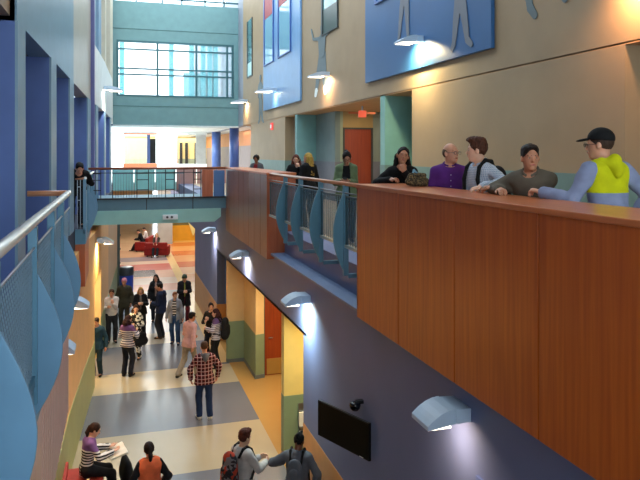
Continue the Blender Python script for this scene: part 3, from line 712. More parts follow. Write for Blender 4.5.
struct(B(-2, 9.5, 59, 59.3, 4.5, 7.42).build('wall_far_yellow', paint('#e6cf94')))
struct(B(-2, 9.5, 58.97, 59, 4.5, 5.5).build('wall_far_yellow_wainscot', paint('#96a08c')))
for xa in (P_(181, 58.9), P_(186.5, 58.9), P_(196, 58.9)): struct(B(xa - .12, xa + .12, 58.8, 58.95, 4.6, 6.9).build('window_7', DARK))
struct(B(P_(196, 50), P_(206, 50), 50, 50.2, 4.4, 7.42).build('wall_far_bright', WW))
struct(B(P_(147, 52), P_(150, 52), 51.8, 52.2, 4.5, 7.42).build('trim_far_pier', paint('#5568a0'))); struct(B(P_(149, 52), P_(156, 52), 52.2, 52.5, 4.5, 7.1).build('trim_far_dark_pier', DARK))
# ---- far hall, ground floor
struct(B(P_(157.5, 45), P_(172, 45), 44.6, 45.2, 0, 4.1).build('trim_grey_column', paint('#a5a6a4')))
struct(B(P_(172, 46), 12, 46, 46.2, 0, 1.05).build('wall_far_yellow_low', paint('#e0a020'))); struct(B(P_(172, 46), 12, 46, 46.2, 1.05, 4.1).build('wall_far_olive', paint('#6b6230')))
struct(MB().prism([(P_(184, 45.9), 2.1), (P_(189, 45.9), 2.1), (P_(196, 45.9), .7), (P_(193, 45.9), .3)], 'y', 45.85, 45.95).build('trim_stripe', paint('#e8dc90')))
struct(B(-9, 3, 59.5, 59.8, 0, 4.1).build('wall_far_ground', paint('#dcb888'))); struct(B(13.8, 14, Y0, 60, 0, 15).build('wall_outer_right', BEIGE)); struct(B(-9, -8.8, 20, 60, 0, 4.1).build('wall_outer_left', CREAM))
struct(B(-9, 3.75, 36, 60, 4.0, 4.1).build('ceiling_far_ground', WHITEW))
struct(B(-9, -.6, 30.1, 30.3, 0, 4.1).build('wall_left_return', CREAM))
struct(B(-3.6, 14, Y0 - .2, Y0, 0, 4.4).build('wall_back', paint('#8c8f96')))
m = MB()
for xa in (-3.6, -1.2, 1.2, 3.6, 6.0): m.box(xa, xa + .1, Y0 - .15, Y0 - .05, 4.4, 11)
struct(B(-3.6, 14, Y0 - .2, Y0, 11, 15).build('wall_back_upper', paint('#8c8f96')))  # unseen, closed off here to weaken the daylight from behind
struct(m.build('window_8', MUL), 'tall window wall behind the viewer')
struct(B(-3.8, -3.6, Y0, 35, 0, 15).build('wall_outer_gallery', BLUE))

# ================================================================== FIXED THINGS
# ---- cherry parapets
def parapet(x0, x1, y0, y1, z0, z1, seams, label, slats=False):
    t = empty('wood_parapet', ((x0 + x1) / 2, (y0 + y1) / 2, z0)); tag(t, label, 'parapet')
    t.location = (0, 0, 0)
    ys = [y0] + seams + [y1]
    for a, b in zip(ys, ys[1:]):
        B(x0, x0 + .03, a + (.012 if slats else .008), b - (.012 if slats else .008), z0, z1 - .045).build('front_panel', wood_x[0] if not slats else wood_x[1], t, bevel=.003)
    B(x0 + .012, x0 + .026, y0 + .02, y1 - .02, z0 + .01, z1 - .05).build('backing', DARK, t)
    B(x0, x1, y1 - .03, y1, z0, z1 - .045).build('end_panel', CHERRY2, t); B(x0, x1, y0, y0 + .03, z0, z1 - .045).build('end_panel', CHERRY2, t)
    B(x1 - .03, x1, y0 + .03, y1 - .03, 4.4, z1 - .045).build('back_panel', CHERRY, t)
    B(x0 - .015, x1 + .015, y0 - .01, y1 + .01, z1 - .045, z1).build('ledge', CHERRYT, t, bevel=.006)
    return t
CHERRY2 = wood('cherry_end', '#a04c28', '#bd6a42', .35); CHERRYD = wood('walnut_slats', '#7c5648', '#96705e', .3)
wood_x = (CHERRY, CHERRYD)
parapet(2.9, 3.52, -1.0, 7.84, 3.93, 5.61, [.4, 1.62, 2.84, 4.08, 5.32, 6.56], 'long cherry wood parapet in the foreground that five people lean on')
parapet(2.9, 3.50, 13.08, 18.33, 3.85, 5.60, [13.08 + 5.25 * i / 8 for i in range(1, 8)], 'narrow boarded wood parapet between the footbridge and the finned railing', True)

FINT = paint('#5a8ba0', .4)
# ---- railing with fins, right side
def fin(yc, xs, z0, z1, bulge, sgn, parent, th=.03, mat=None):
    """lens shaped plate standing across the corridor, swelling out past the rail"""
    n = 14; zs = [z0 + (z1 - z0) * i / n for i in range(n + 1)]
    outer = [(xs + sgn * bulge * math.sin(PI * (i / n) ** .92), z) for i, z in enumerate(zs)]
    poly = outer + [(xs - sgn * .015, z1), (xs - sgn * .015, z0)]
    return MB().prism(poly, 'y', yc - th / 2, yc + th / 2).build('fin', mat or FINB, parent, bevel=.004)
t = empty('finned_railing', (0, 0, 0)); tag(t, 'teal railing with curved fins and wood handrail beneath the green jacket woman', 'railing')
MB().tube([(2.97, 7.84, 5.58), (2.97, 13.08, 5.58)], .028, 10).build('handrail', RAILW, t)
MB().tube([(2.95, 7.84, 5.46), (2.95, 13.08, 5.46)], .010, 6).build('cable', STEEL, t)
B(2.94, 2.97, 7.84, 13.08, 4.72, 4.76).build('bottom_rail', paint('#c6cfc8', .3, .4), t)
for a, b in ((7.9, 8.4), (8.52, 9.54), (9.66, 10.69), (10.81, 11.74), (11.86, 13.0)): B(2.978, 2.984, a, b, 4.77, 5.40).build('glass_panel', glass('smoked_glass', '#7690a4', .1, .45), t)
for yy in (8.46, 9.6, 10.75, 11.8):
    fin(yy, 2.93, 4.40, 5.46, .145, -1, t, mat=FINT); m = MB(); m.box(2.93, 3.0, yy - .03, yy + .03, 4.34, 5.56); m.box(3.0, 3.27, yy - .015, yy + .015, 4.30, 4.36); m.build('post', FRAMEB, t, bevel=.004)
for a, b in ((7.86, 8.42), (8.50, 9.56), (9.64, 10.71), (10.79, 11.76), (11.84, 13.05)):
    m = MB(); m.box(2.95, 2.975, a, a + .02, 4.74, 5.42); m.box(2.95, 2.975, b - .02, b, 4.74, 5.42); m.box(2.95, 2.975, a, b, 5.40, 5.42)
    for i in range(1, int((b - a) / .1)): m.tube([(2.962, a + i * .1, 4.75), (2.962, a + i * .1, 5.41)], .0035, 4)
    m.build('infill_frame', paint('#41616c', .4, .3), t)

# ---- expanded mesh material (alpha-free: real strands)
def mesh_panel(x, a, b, z0, z1, parent, cell=.075, axis='y', mat=None):
    m = MB(); w_ = b - a; h_ = z1 - z0; r = .003
    def seg(p, q):
        if axis == 'y': m.tube([(x, a + p[0], z0 + p[1]), (x, a + q[0], z0 + q[1])], r, 4, caps=False)
        else: m.tube([(a + p[0], x, z0 + p[1]), (a + q[0], x, z0 + q[1])], r, 4, caps=False)
    t_ = -h_
    while t_ < w_:
        p0 = (max(t_, 0), max(-t_, 0)); e = min(w_ - t_, h_); p1 = (t_ + e, e)
        if p1[0] - p0[0] > .01:
            seg(p0, p1); seg((w_ - p0[0], p0[1]), (w_ - p1[0], p1[1]))
        t_ += cell
    return m.build('mesh_infill', mat or paint('#8fb2c8', .4, .4), parent)
# ---- left balcony bays, bulging out over the corridor
def balcony(y0, y1, fins, xr, zr, zf, zs, fmat, label):
    """zr handrail height, zf bottom of the fascia, zs top of the fascia (a slab edge runs from there to the floor)"""
    t = empty('balcony_railing', (0, 0, 0)); tag(t, label, 'railing'); xw = -1.05 if y1 < 9 else pl(UT, y0) + .01
    MB().tube([(xr, y0 - .02, zr), (xr, y1, zr)], .036, 12).build('handrail', paint('#d6d2ca', .25, .3), t)
    MB().tube([(xr - .02, y1, zr), (pl(UT, y1) + .05, y1, zr)], .034, 10).build('return_handrail', RAILWX, t)
    if y0 > 2: MB().tube([(xr - .02, y0, zr), (xw, y0, zr)], .034, 10).build('return_handrail', RAILWX, t)
    MB().tube([(xr + .01, y0, zr - .17), (xr + .01, y1, zr - .17)], .009, 6).build('cable', STEEL, t)
    B(xr - .02, xr + .02, y0, y1, 4.44, 4.50).build('bottom_rail', FRAMEB, t)
    m = MB(); m.box(xr - .05, xr, y0, y1, zf, zs); m.box(xw, xr, y0 - .03, y0, zf, zs); m.box(xw, xr, y1, y1 + .03, zf, zs); m.build('fascia', fmat, t)
    if y0 < 7:
        for i in range(18): B(xr, xr + .006, y1 - .12 - i * .16, y1 - .105 - i * .16, zf, zs).build('fascia_rib', paint('#d8b4a8', .3), t)
    m = MB(); m.box(xr - .03, xr + .012, y0, y1, zs, 4.4); m.box(xw, xr, y0 - .04, y0, zs, 4.4); m.build('slab_edge', FRAMEB, t)
    B(xw, xr, y0, y1, 4.3, 4.4).build('deck', paint('#333c50'), t)
    for yy in fins:
        fin(yy, xr + .01, 4.20, 5.22, .18, 1, t); B(xr - .03, xr + .03, yy - .05, yy + .02, 4.3, zr - .03).build('post', FRAMEB, t, bevel=.004)
    ys = [y0] + list(fins) + [y1]
    for a, b in zip(ys, ys[1:]): mesh_panel(xr, a + .03, b - .06, 4.50, zr - .19, t, .065 if y0 < 7 else .09)
    return t
PINKW = wood('pink_wood', '#c0907e', '#e2b8a4', .3)
b1 = balcony(-1.0, 8.27, [.6, 2.0, 3.34, 4.86, 6.15, 7.2], -.545, 5.53, 3.0, 4.12, PINKW, 'nearest balcony railing with bright handrail, wire mesh and big blue fins')
b2 = balcony(14.7, 19.2, [15.7, 17.2, 18.7], -.64, 5.47, 3.2, 4.09, CHERRY2, 'small far balcony railing that the bowed dark haired man leans on')
m = MB()
for xa in (-.80, -.74): m.box(xa, xa + .014, 14.7, 14.72, 4.42, 5.45)
for za in (5.28, 5.0): m.box(-.80, -.73, 14.7, 14.715, za, za + .018)
m.build('ladder_frame', paint('#9aa6ae', .3, .7), b2)
B(-.68, -.62, 14.66, 14.72, 4.3, 5.45).build('corner_post', FINB, b2)

# ---- footbridge
t = empty('footbridge', (0, 0, 0)); tag(t, 'teal footbridge crossing the corridor with a black railing and wood handrail', 'footbridge')
BY = 18.33
MB().prism([(-.66, 4.10), (2.58, 4.10), (2.76, 4.24), (2.76, 4.47), (-.66, 4.47)], 'y', BY, BY + 2.0).build('beam', paint('#8fc2bd', .5), t)
B(-.66, 3.04, BY + .02, BY + 2.0, 4.47, 4.76).build('kerb', paint('#53798a', .5), t)
for xa in (-.5, .75, 1.98): B(xa, xa + .02, BY - .0, BY + .02, 4.47, 4.78).build('kerb_joint', DARK, t)
B(-.66, 3.0, BY - .01, BY + .06, 4.76, 4.80).build('bottom_rail', DARK, t)
MB().tube([(-.72, BY + .03, 5.585), (2.95, BY + .03, 5.585)], .032, 10).build('handrail', wood('bridge_handrail', '#7a3a24', '#a05a3c', .3, 'x'), t)
m = MB()
for xa in (-.56, -.42, -.12, .50, .80, 1.25, 1.48, 1.74, 2.0, 2.2): m.box(xa, xa + .022, BY + .02, BY + .045, 4.8, 5.55)
for a, b in ((-.72, -.42), (.50, .80), (1.25, 1.48), (2.0, 2.2)):
    for za in (5.0, 5.27, 5.44): m.box(a, b + .02, BY + .02, BY + .04, za, za + .022)
m.box(-.72, 2.24, BY + .02, BY + .04, 5.46, 5.48)
m.build('frame', DARK, t)
for a, b in ((-.10, .50), (.82, 1.25), (1.50, 1.74)):
    x_ = a + .06; m = MB().box(a, b, BY + .02, BY + .04, 5.44, 5.46)
    while x_ < b - .02: m.tube([(x_, BY + .03, 4.8), (x_, BY + .03, 5.47)], .005, 4); x_ += .07
    m.build('baluster_panel', paint('#5a6f78', .4, .5), t)
B(2.24, 2.54, BY, BY + .05, 4.78, 5.55).build('wood_post_panel', CHERRY2, t); B(2.56, 2.86, BY, BY + .04, 4.78, 5.52).build('blue_end_panel', paint('#4f74a8', .4), t)
o = MB().box(1.18, 1.58, BY - .06, BY, 4.2, 4.33); o = o.build('emergency_light', WHITEW, None, bevel=.01); tag(o, 'small white emergency light on the footbridge beam', 'emergency light')
for xa in (1.3, 1.42): MB().lathe([(.03, 0), (.035, .02), (.02, .05)], (0, 0, 0), 10).build('lens', paint('#4a4a48'), o).matrix_local = Matrix.Translation((xa, BY - .06, 4.265)) @ Matrix.Rotation(PI / 2, 4, 'X')
# teal glass balustrade of the hall beyond the bridge
t = empty('glass_balustrade', (0, 0, 0)); tag(t, 'pale teal glass balustrade beyond the footbridge', 'balustrade')
for i in range(6): B(-.2 + i * 1.05, .8 + i * 1.05, 34.9, 34.93, 4.1, 5.2).build('glass_panel', paint('#8fd0cf' if i < 3 else '#b08a84', .15), t)
B(-.2, 6.1, 34.88, 34.95, 5.2, 5.24).build('top_rail', STEEL, t)

# ---- wall lamps
LM = paint('#b4c8dc', .45); LE = emit('lamp_lens', '#fff2d8', 2.2)
def wall_lamp(x, y, z, sgn, label, power=14, color=(1, .85, .62), L=.43, W=.34, group=None, spot=True):
    t = empty('wall_lamp', (x, y, z)); tag(t, label, 'wall lamp', group)
    m = MB(); m.prism([(0, .05), (sgn * .15, .055), (sgn * .15, -.075), (0, -.075)], 'y', -W / 2, W / 2); m.build('wall_box', LM, t, bevel=.006)
    pr = [(sgn * .155, .062)] + [(sgn * (.155 + (L - .155) * q), .062 - .13 * q * q) for q in (.25, .5, .7, .85, 1)] + [(sgn * L, -.108), (sgn * .155, -.075)]
    MB().prism(pr, 'y', -W / 2, W / 2).build('hood', LM, t, bevel=.004)
    MB().box(min(sgn * .19, sgn * (L - .02)), max(sgn * .19, sgn * (L - .02)), -W / 2 + .02, W / 2 - .02, -.112, -.095).build('lens', LE, t)
    if spot: area('bulb', (sgn * .28, 0, -.14), .24, power, color, (0, sgn * math.radians(38), 0), parent=t, spread=math.radians(150))
    return t
CO = (.80, 1, .92)
wall_lamp(3.05, 5.45, 3.65, -1, 'large pale grey wall lamp under the foreground wood parapet', 5, (1, .72, .5))
wall_lamp(3.05, 10.6, 3.60, -1, 'pale wall lamp throwing a bright patch on the slate wall above the yellow opening', 40, CO)
wall_lamp(3.05, 15.95, 3.56, -1, 'pale wall lamp on the slate wall under the boarded parapet', 24, (1, .85, .7))
wall_lamp(3.05, 21.5, 3.53, -1, 'small wall lamp on the slate wall just beyond the footbridge', 24, (1, .85, .75))
wall_lamp(pl(GT, 11.7), 11.7, 3.54, 1, 'wall lamp on the left wall above the orange panel', 30, (1, .7, .4))
wall_lamp(pl(GT, 18.6), 18.6, 3.68, 1, 'wall lamp on the left wall beneath the left end of the footbridge', 60, (1, .85, .5))
wall_lamp(-.92, 9.2, 3.52, 1, 'nearest wall lamp on the left wall, low beside the blue fin', 3, (1, .7, .4), L=.4)
UL = 6.12
wall_lamp(6.2, 6.6, 8.4, -1, 'wall lamp high on the beige wall above the dark capped man', 34, (1, .5, .22))
wall_lamp(6.12, 12.7, 8.40, -1, 'lit wall lamp on the big blue panel between the dancer silhouettes', 70, (1, .80, .42), L=.53)
wall_lamp(6.2, 19.3, 8.42, -1, 'wall lamp on the beige wall beside the silhouette with white shoes', 24, (1, .66, .42), L=.62)
wall_lamp(6.12, 26.0, 8.55, -1, 'unlit looking grey wall lamp on the narrow blue window panel', 8, (.8, .9, 1), L=.8, W=.6)
wall_lamp(6.2, 32.6, 8.6, -1, 'farthest wall lamp on the right wall next to the teal end wall', 26, (1, .72, .45), L=.8, W=.5)
wall_lamp(pl(UT, 24.0), 24.0, 8.25, 1, 'wall lamp high on the white left wall beside the end window', 30, (1, 1, .95), L=.62, W=.4)

# ---- blue panels with windows and dancer silhouettes on the right wall
PB = paint('#2c6096', .4, var=.08, scale=.8); PB2 = paint('#6f9ccb', .35); SIL = paint('#6e7480', .5); SILD = paint('#5e6e74', .5); WSH = paint('#e6f2f2', .4)
o = B(6.12, 6.195, 9.94, 15.94, 7.80, 12.4).build('blue_panel', PB, None, bevel=.01); tag(o, 'deep blue wall panel carrying two grey dancer silhouettes', 'wall panel')
o = B(6.12, 6.195, 22.3, 28.36, 7.84, 12.9).build('blue_panel', PB2, None, bevel=.01); tag(o, 'light blue wall panel around two tall windows with red tops', 'wall panel')
def tall_window(a, b, z0, z1, label, split=None, splitmat=None, x=6.2, gm='#6fa9bd', frame='#31486e'):
    t = empty('tall_window', (x, (a + b) / 2, z0)); tag(t, label, 'window'); h_ = z1 - z0; w_ = (b - a) / 2
    m = MB(); m.box(-.05, .0, -w_, -w_ + .07, 0, h_); m.box(-.05, 0, w_ - .14, w_, 0, h_); m.box(-.05, 0, -w_ + .07, w_ - .14, 0, .05); m.build('frame', paint(frame, .4), t)
    zs = split or h_
    MB().box(-.02, -.008, -w_ + .07, w_ - .14, .05, h_).build('glass', glass('win' + gm, gm, .08, 1), t)
    if splitmat:
        MB().box(-.028, -.021, -w_ + .07, w_ - .14, split[0], split[1]).build('spandrel', splitmat, t)
    return t
RED = paint('#a8434a', .5)
tall_window(23.5, 25.5, 9.74, 12.8, 'tall window with a red top, right one in the light blue panel', (2.0, 3.06), RED, 6.12, '#7fb2cc', '#3c64a8')
tall_window(26.3, 28.1, 9.74, 12.8, 'tall window with a red top, left one in the light blue panel', (2.0, 2.95), RED, 6.12, '#7fb2cc', '#3c64a8')
tall_window(18.3, 19.9, 9.68, 13, 'dark framed tall window on the beige wall above the silhouette with white shoes', (.05, .78), paint('#1f3a3a', .3), 6.2, '#4f8c90', '#26363a')
tall_window(31.1, 32.4, 9.70, 12.5, 'narrow tall window nearest the teal end wall', (.05, .7), paint('#a8d8d8', .3), 6.2, '#4d7c80', '#3a4444')
tall_window(14.3, 15.2, 9.66, 12.2, 'pale window at the top of the deep blue panel', None, None, 6.12, '#9fd4e2', '#3c64a8')
def limb2(m, a, b, ra, rb, x, mi=0):
    n = 8; a = Vector(a); b = Vector(b); d = (b - a); ang = math.atan2(d.y, d.x)
    pts = [(a.x + ra * math.cos(ang + PI / 2 + PI * i / n), a.y + ra * math.sin(ang + PI / 2 + PI * i / n)) for i in range(n + 1)] + [(b.x + rb * math.cos(ang - PI / 2 + PI * i / n), b.y + rb * math.sin(ang - PI / 2 + PI * i / n)) for i in range(n + 1)]
    m.prism(pts, 'x', x, x + .012 + .0004 * mi, mi)
def dancer(yc, zf, s, x, pose, label, mat=SIL, white=False, wy=1.0):
    t = MB(); J = {'hip': (0, .95), 'neck': (0, 1.48), 'head': (.02, 1.66)}
    kn, an, to, el, ha = pose
    for i in (0, 1):
        q = [J['hip'], kn[i], an[i], to[i]]
        e_ = i * .003; limb2(t, q[0], q[1], .15, .10, -.012 - e_); limb2(t, q[1], q[2], .10, .06, -.013 - e_); limb2(t, q[2], q[3], .065, .05, -.014 - e_, 1)
        limb2(t, (J['neck'][0] + (-.13, .13)[i], 1.42), el[i], .05, .038, -.018 - e_); limb2(t, el[i], ha[i], .036, .024, -.019 - e_)
    limb2(t, (0, 1.0), (0, 1.36), .13, .16, -.024); limb2(t, J['head'], (.02, 1.70), .085, .08, -.025); limb2(t, (0, 1.4), (.01, 1.6), .05, .05, -.026)
    for v_ in t.bm.verts: v_.co.y *= -s * wy; v_.co.z *= s
    o = t.build('dancer_silhouette', [mat, WSH if white else mat]); o.location = (x, yc, zf); tag(o, label, 'wall silhouette'); return o
st = (((-.12, .5), (.14, .5)), ((-.2, .08), (.24, .08)), ((-.26, .0), (.36, -.01)), ((-.35, 1.2), (.36, 1.25)), ((-.3, .95), (.5, 1.45)))
st2 = (((-.16, .52), (.08, .5)), ((-.26, .07), (.12, .07)), ((-.30, -.06), (.14, -.07)), ((-.4, 1.5), (.4, 1.5)), ((-.5, 1.8), (.5, 1.8)))
dancer(13.45, 8.66, 1.15, 6.12, st2, 'grey dancer silhouette on the deep blue panel, legs together above the lamp')
dancer(11.0, 7.98, 1.15, 6.12, st, 'striding grey dancer silhouette on the right half of the deep blue panel')
dancer(8.65, 8.16, 1.25, 6.2, (((-.3, .5), (.2, .6)), ((-.22, .1), (.36, .2)), ((-.12, -.02), (.46, .06)), ((-.35, 1.2), (.36, 1.25)), ((-.3, .95), (.5, 1.45))), 'slate dancer silhouette on bare beige wall, only its feet in view', SILD)
dancer(19.9, 7.95, 1.2, 6.2, st2, 'tall grey silhouette with white shoes between the two upper windows', SILD, True, 2.0)
dancer(29.3, 7.4, 1.2, 6.2, (((-.05, .5), (.1, .5)), ((-.1, .08), (.2, .08)), ((-.2, .0), (.3, -.01)), ((-.25, 1.2), (.26, 1.25)), ((-.2, .95), (.3, 1.05))), 'small grey silhouette left of the light blue panel', SILD, False, 1.8)

# ---- television and dome camera
t = empty('television', (2.785, 8.035, 2.21), math.atan2(.375, .927)); tag(t, 'black flat television angled out from the slate wall', 'television')
B(-.018, .018, -.5, .5, 0, .47).build('casing', paint('#0b0b0d', .4, spec=.2), t, bevel=.004)
B(-.021, -.018, -.485, .485, .02, .455).build('screen', paint('#020203', .35, spec=.15), t)
B(-.0225, -.021, -.40, -.33, .006, .016).build('badge', paint('#cfd4d8', .3, .5), t)
m = MB(); m.tube([(.02, 0, .23), (.16, -.05, .23), (.275, -.02, .23)], .018, 8); m.box(.018, .03, -.12, .12, .1, .36); m.build('bracket', DARK, t)
t = empty('dome_camera', (3.05, 8.02, 2.74)); tag(t, 'black dome security camera on the slate wall behind the television', 'security camera')
B(-.10, 0, -.03, .03, .02, .06).build('arm', DARK, t)
MB().lathe([(.001, -.075), (.04, -.066), (.066, -.035), (.075, 0), (.07, .03), (.03, .045)], (-.11, 0, 0), 18).build('dome', paint('#0c0c0f', .15), t)
o = B(3.02, 3.05, 4.9, 5.16, 2.86, 3.16).build('notice_board', paint('#5a6ca0', .4), None, bevel=.004); tag(o, 'small blue notice board low on the slate wall at the bottom edge', 'notice board')
# strobe and exit sign
t = empty('fire_strobe', (6.2, 26.9, 7.1)); tag(t, 'small red fire alarm strobe on the beige wall', 'fire alarm')
B(-.06, 0, -.16, .16, -.14, .16).build('housing', emit('strobe_red', '#d8433c', .5), t, bevel=.01); B(-.09, -.06, -.05, .05, -.06, .08).build('lens', WSH, t)
t = empty('exit_sign', (6.9, 18.2, 7.15)); tag(t, 'glowing red ceiling sign in the vestibule above the rust door', 'exit sign')
B(-.12, .12, -.02, .02, -.1, .1).build('sign_face', emit('sign_red', '#c8503a', .5), t, bevel=.005); B(-.02, .02, -.02, .02, .1, .25).build('hanger', STEEL, t)
B(-.42, .42, .02, .05, .0, .06).build('sign_reflection', paint('#b0603a', .4), t)  # orange strip standing in for the reflection of the lit sign

# ---- ground floor furniture
t = empty('trash_bin', (.38, 29.0, 0)); tag(t, 'tall blue trash bin with a black top against the left wall', 'trash bin')
MB().lathe([(.24, 0), (.27, .03), (.29, .85), (.29, .86)], n=24).build('body', paint('#2040a8', .4), t); MB().lathe([(.295, .86), (.30, .9), (.30, 1.16), (.26, 1.2)], n=24).build('lid', paint('#2a2e33', .4), t)
MB().lathe([(.27, 1.2), (.2, 1.215), (.01, 1.22)], n=24).build('lid_top', paint('#c5c9cb', .3, .5), t)
RS = cloth('red upholstery', '#7e1814', .6)
def sofa(x, y, rz, label, w=1.5, group=None):
    t = empty('sofa', (x, y, 0), rz); tag(t, label, 'sofa', group)
    B(-w / 2, w / 2, -.38, .38, .08, .44).build('seat', RS, t, bevel=.04); B(-w / 2, w / 2, -.42, -.24, .40, .82).build('backrest', RS, t, bevel=.05)
    for sx in (-1, 1): B(sx * w / 2 - .07, sx * w / 2 + .07, -.40, .38, .08, .60).build('armrest', RS, t, bevel=.04)
    for sx in (-1, 1):
        for sy in (-.3, .3): B(sx * (w / 2 - .1) - .03, sx * (w / 2 - .1) + .03, sy - .03, sy + .03, 0, .08).build('leg', DARK, t)
    return t
sofa(1.62, 42.3, math.radians(75), 'red sofa holding the dark and white dressed pair', 1.7)
sofa(2.25, 39.6, math.radians(-12), 'red sofa in front, with one person in dark clothes', 1.25)
# red bench by the left wall
t = empty('bench', (-.52, 11.4, 0)); tag(t, 'red upholstered bench at the left wall under the reading woman', 'bench')
B(-.33, .30, -1.0, .95, .34, .47).build('seat', cloth('bench red', '#a83a30', .6), t, bevel=.03); B(-.36, -.29, -1.0, .95, .40, .60).build('backrest', cloth('bench red', '#a83a30', .6), t, bevel=.02)
for sy in (-.85, .8): B(-.25, .22, sy, sy + .06, 0, .34).build('leg', DARK, t)
# magazine rack in the niche
t = empty('magazine_rack', (3.62, 12.62, 0)); tag(t, 'wall rack of brochures in the green niche behind the grey denim jacket', 'rack')
B(-.16, .16, .09, .11, .1, 1.0).build('back_panel', STEEL, t)
for z_ in (.15, .52): B(-.16, .16, -.02, .09, z_, z_ + .05).build('shelf', STEEL, t)
for i in range(4):
    zz = (.2, .57)[i // 2]; xx = (-.09, .07)[i % 2]
    o = B(xx + 3.62 - .07, xx + 3.62 + .07, 12.64, 12.69, zz, zz + .27).build('brochure', paint(('#e3ddcd', '#b9ab8c', '#efe9dc', '#a39678')[i], .5), None)
    tag(o, ['cream brochure at the left of the rack\'s lower pocket', 'tan brochure at the right of the rack\'s lower pocket', 'white brochure at the left of the rack\'s upper pocket', 'brown brochure at the right of the rack\'s upper pocket'][i], 'brochure', 'brochures in the niche rack')

# ================================================================== THE PEOPLE
def local(pt, loc, heading):
    """a point of the room, seen from a person standing at loc and facing heading"""
    a = math.radians(-heading); q = rotz(a) @ (np.array(pt, float) - np.array(loc, float)); return tuple(q)
F2 = 4.4
SK1, SK2, SK3, SK4 = '#d09a7c', '#b98263', '#8d5a3f', '#dcae92'
LZ = 5.61 + .045   # forearm height on the ledge
# five at the parapet
L = (3.94, 4.54, F2); H = 4
cap_man = person(L, H, 'man in black cap and yellow and grey hooded jacket, back to us, beside the parapet', h=1.84, vox=.007, lean=9, twist=0, head=(36, -2, 0), skin_c=SK1, hair='short', hair_c='#3a2a20',
    hands={'L': local((3.50, 4.86, 5.66), L, H), 'R': (.22, -.02, 1.0)}, poles={'L': (-.3, -.6, -1), 'R': (1, -.5, .1)}, curl=.7, glasses=True, cap=('cap', '#121315'),
    hn={'L': (0, 0, -1)}, top=(cloth('grey blue hoodie', '#8590b0', pat='yoke', c2='#c3c80e', p=(.3, 1.27, .0)), .020, -.10, 1.0, .0, 'hood', cloth('yellow hood', '#c3c80e'), cloth('grey sleeves', '#8590b0')), pants=cloth('dark jeans', '#232a3a'))
L = (3.80, 5.36, F2); H = 128
brown = person(L, H, 'dark haired man in olive brown pullover leaning on his crossed forearms', h=1.76, vox=.007, lean=24, twist=0, head=(34, 0, 0), skin_c=SK2, hair='short', hair_c='#1d1512',
    hands={'R': local((3.42, 5.40, LZ), L, H), 'L': local((3.42, 5.62, LZ + .01), L, H)}, poles={'R': (1, -.1, -.6), 'L': (-1, -.1, -.6)}, curl=.6,
    hn={'L': (0, 0, -1), 'R': (0, 0, -1)}, top=(cloth('olive pullover', '#625a4e'), .020, -.08, 1.0, .0, 'collar'), pants=cloth('dark jeans', '#232a3a'))
L = (3.75, 6.23, F2); H = 96
young = person(L, H, 'young man with brown quiff, pale checked shirt and black backpack, in profile', h=1.79, vox=.007, lean=6, head=(-38, 0, 0), skin_c=SK4, hair='quiff', hair_c='#4a2a1c',
    hands={'L': local((3.48, 5.82, 5.66), L, H), 'R': local((3.5, 6.35, 5.5), L, H)}, poles={'L': (-.8, -.6, -.2), 'R': (.5, -1, -.3)}, hn={'L': (0, 0, -1), 'R': (-1, 0, 0)}, curl=.5,
    top=(cloth('checked shirt', '#9db2cc', pat='check', c2='#e8edf4', p=(55,)), .013, -.08, 1.0, .0, 'collar'), pants=cloth('navy trousers', '#1f2535'))
backpack(young, 'black backpack worn by the young man in the pale checked shirt', cloth('black pack', '#18181b'))
L = (3.72, 6.94, F2); H = 158
bald = person(L, H, 'balding smiling man with glasses in a purple button shirt', h=1.75, vox=.007, lean=3, head=(38, 2, 0), skin_c=SK1, hair='bald', hair_c='#5a4636', glasses=True, build=1.05,
    hands={'L': (-.25, .10, .80), 'R': (.25, .10, .80)}, top=(cloth('purple shirt', '#5b2a7c'), .014, -.08, 1.0, .0, 'collar'), pants=cloth('black trousers', '#17181c'))
m = MB()
for i in range(6): p = bald['up'](0, .128, .10 + i * .065); m.box(p[0] - .005, p[0] + .005, p[1] - .003, p[1] + .007, p[2] - .005, p[2] + .005)
m.build('buttons', paint('#c9b8d8', .3), bald['root'])
L = (3.66, 8.13, F2); H = 150
woman = person(L, H, 'woman in black top with very long dark hair, hand raised to her chin', h=1.73, vox=.007, female=True, lean=13, head=(14, 4, -10), skin_c=SK2, hair='verylong', hair_c='#120d0c',
    hands={'L': local((3.53, 7.78, 5.75), L, H), 'R': local((3.36, 7.84, LZ), L, H)}, poles={'L': (-.6, .3, -1), 'R': (1, -.1, -.5)}, hn={'L': (.5, -.6, .2, .2, .1, 1), 'R': (0, 0, -1)}, curl={'L': .9, 'R': .6},
    top=(cloth('black knit', '#0e0f12'), .014, -.08, 1.0), pants=cloth('black trousers', '#17181c'))
t = empty('shoulder_bag', (3.74, 7.62, 5.61), .3); tag(t, 'dark patterned shoulder bag standing beside the long haired woman', 'bag')
mesh_obj('bag_body', carve([cone(V(-.10, 0, .06), V(.12, 0, .05), .052, .050, .02, V(0, 1, 0), 1.3), cone(V(-.09, 0, .12), V(.10, 0, .12), .038, .036, .02, V(0, 1, 0), 1.2)], .008, 0, planes=[(V(0, 0, 0), V(0, 0, -1))], wob=.004, wobf=50), cloth('bag weave', '#4a4030', pat='blotch', c2='#7a6848', c3='#332c22', p=(75,)), t)
t.location = (3.34, 7.02, 5.61)
mesh_obj('strap', carve([cone(V(-.08, 0, .10), V(-.02, .03, .19), .012, .012, .008), cone(V(-.02, .03, .19), V(.08, 0, .10), .012, .012, .008)], .006, 0), cloth('blue strap', '#7aa0b8'), t)
t2 = empty('scarf', (0, 0, 0)) if 0 else None
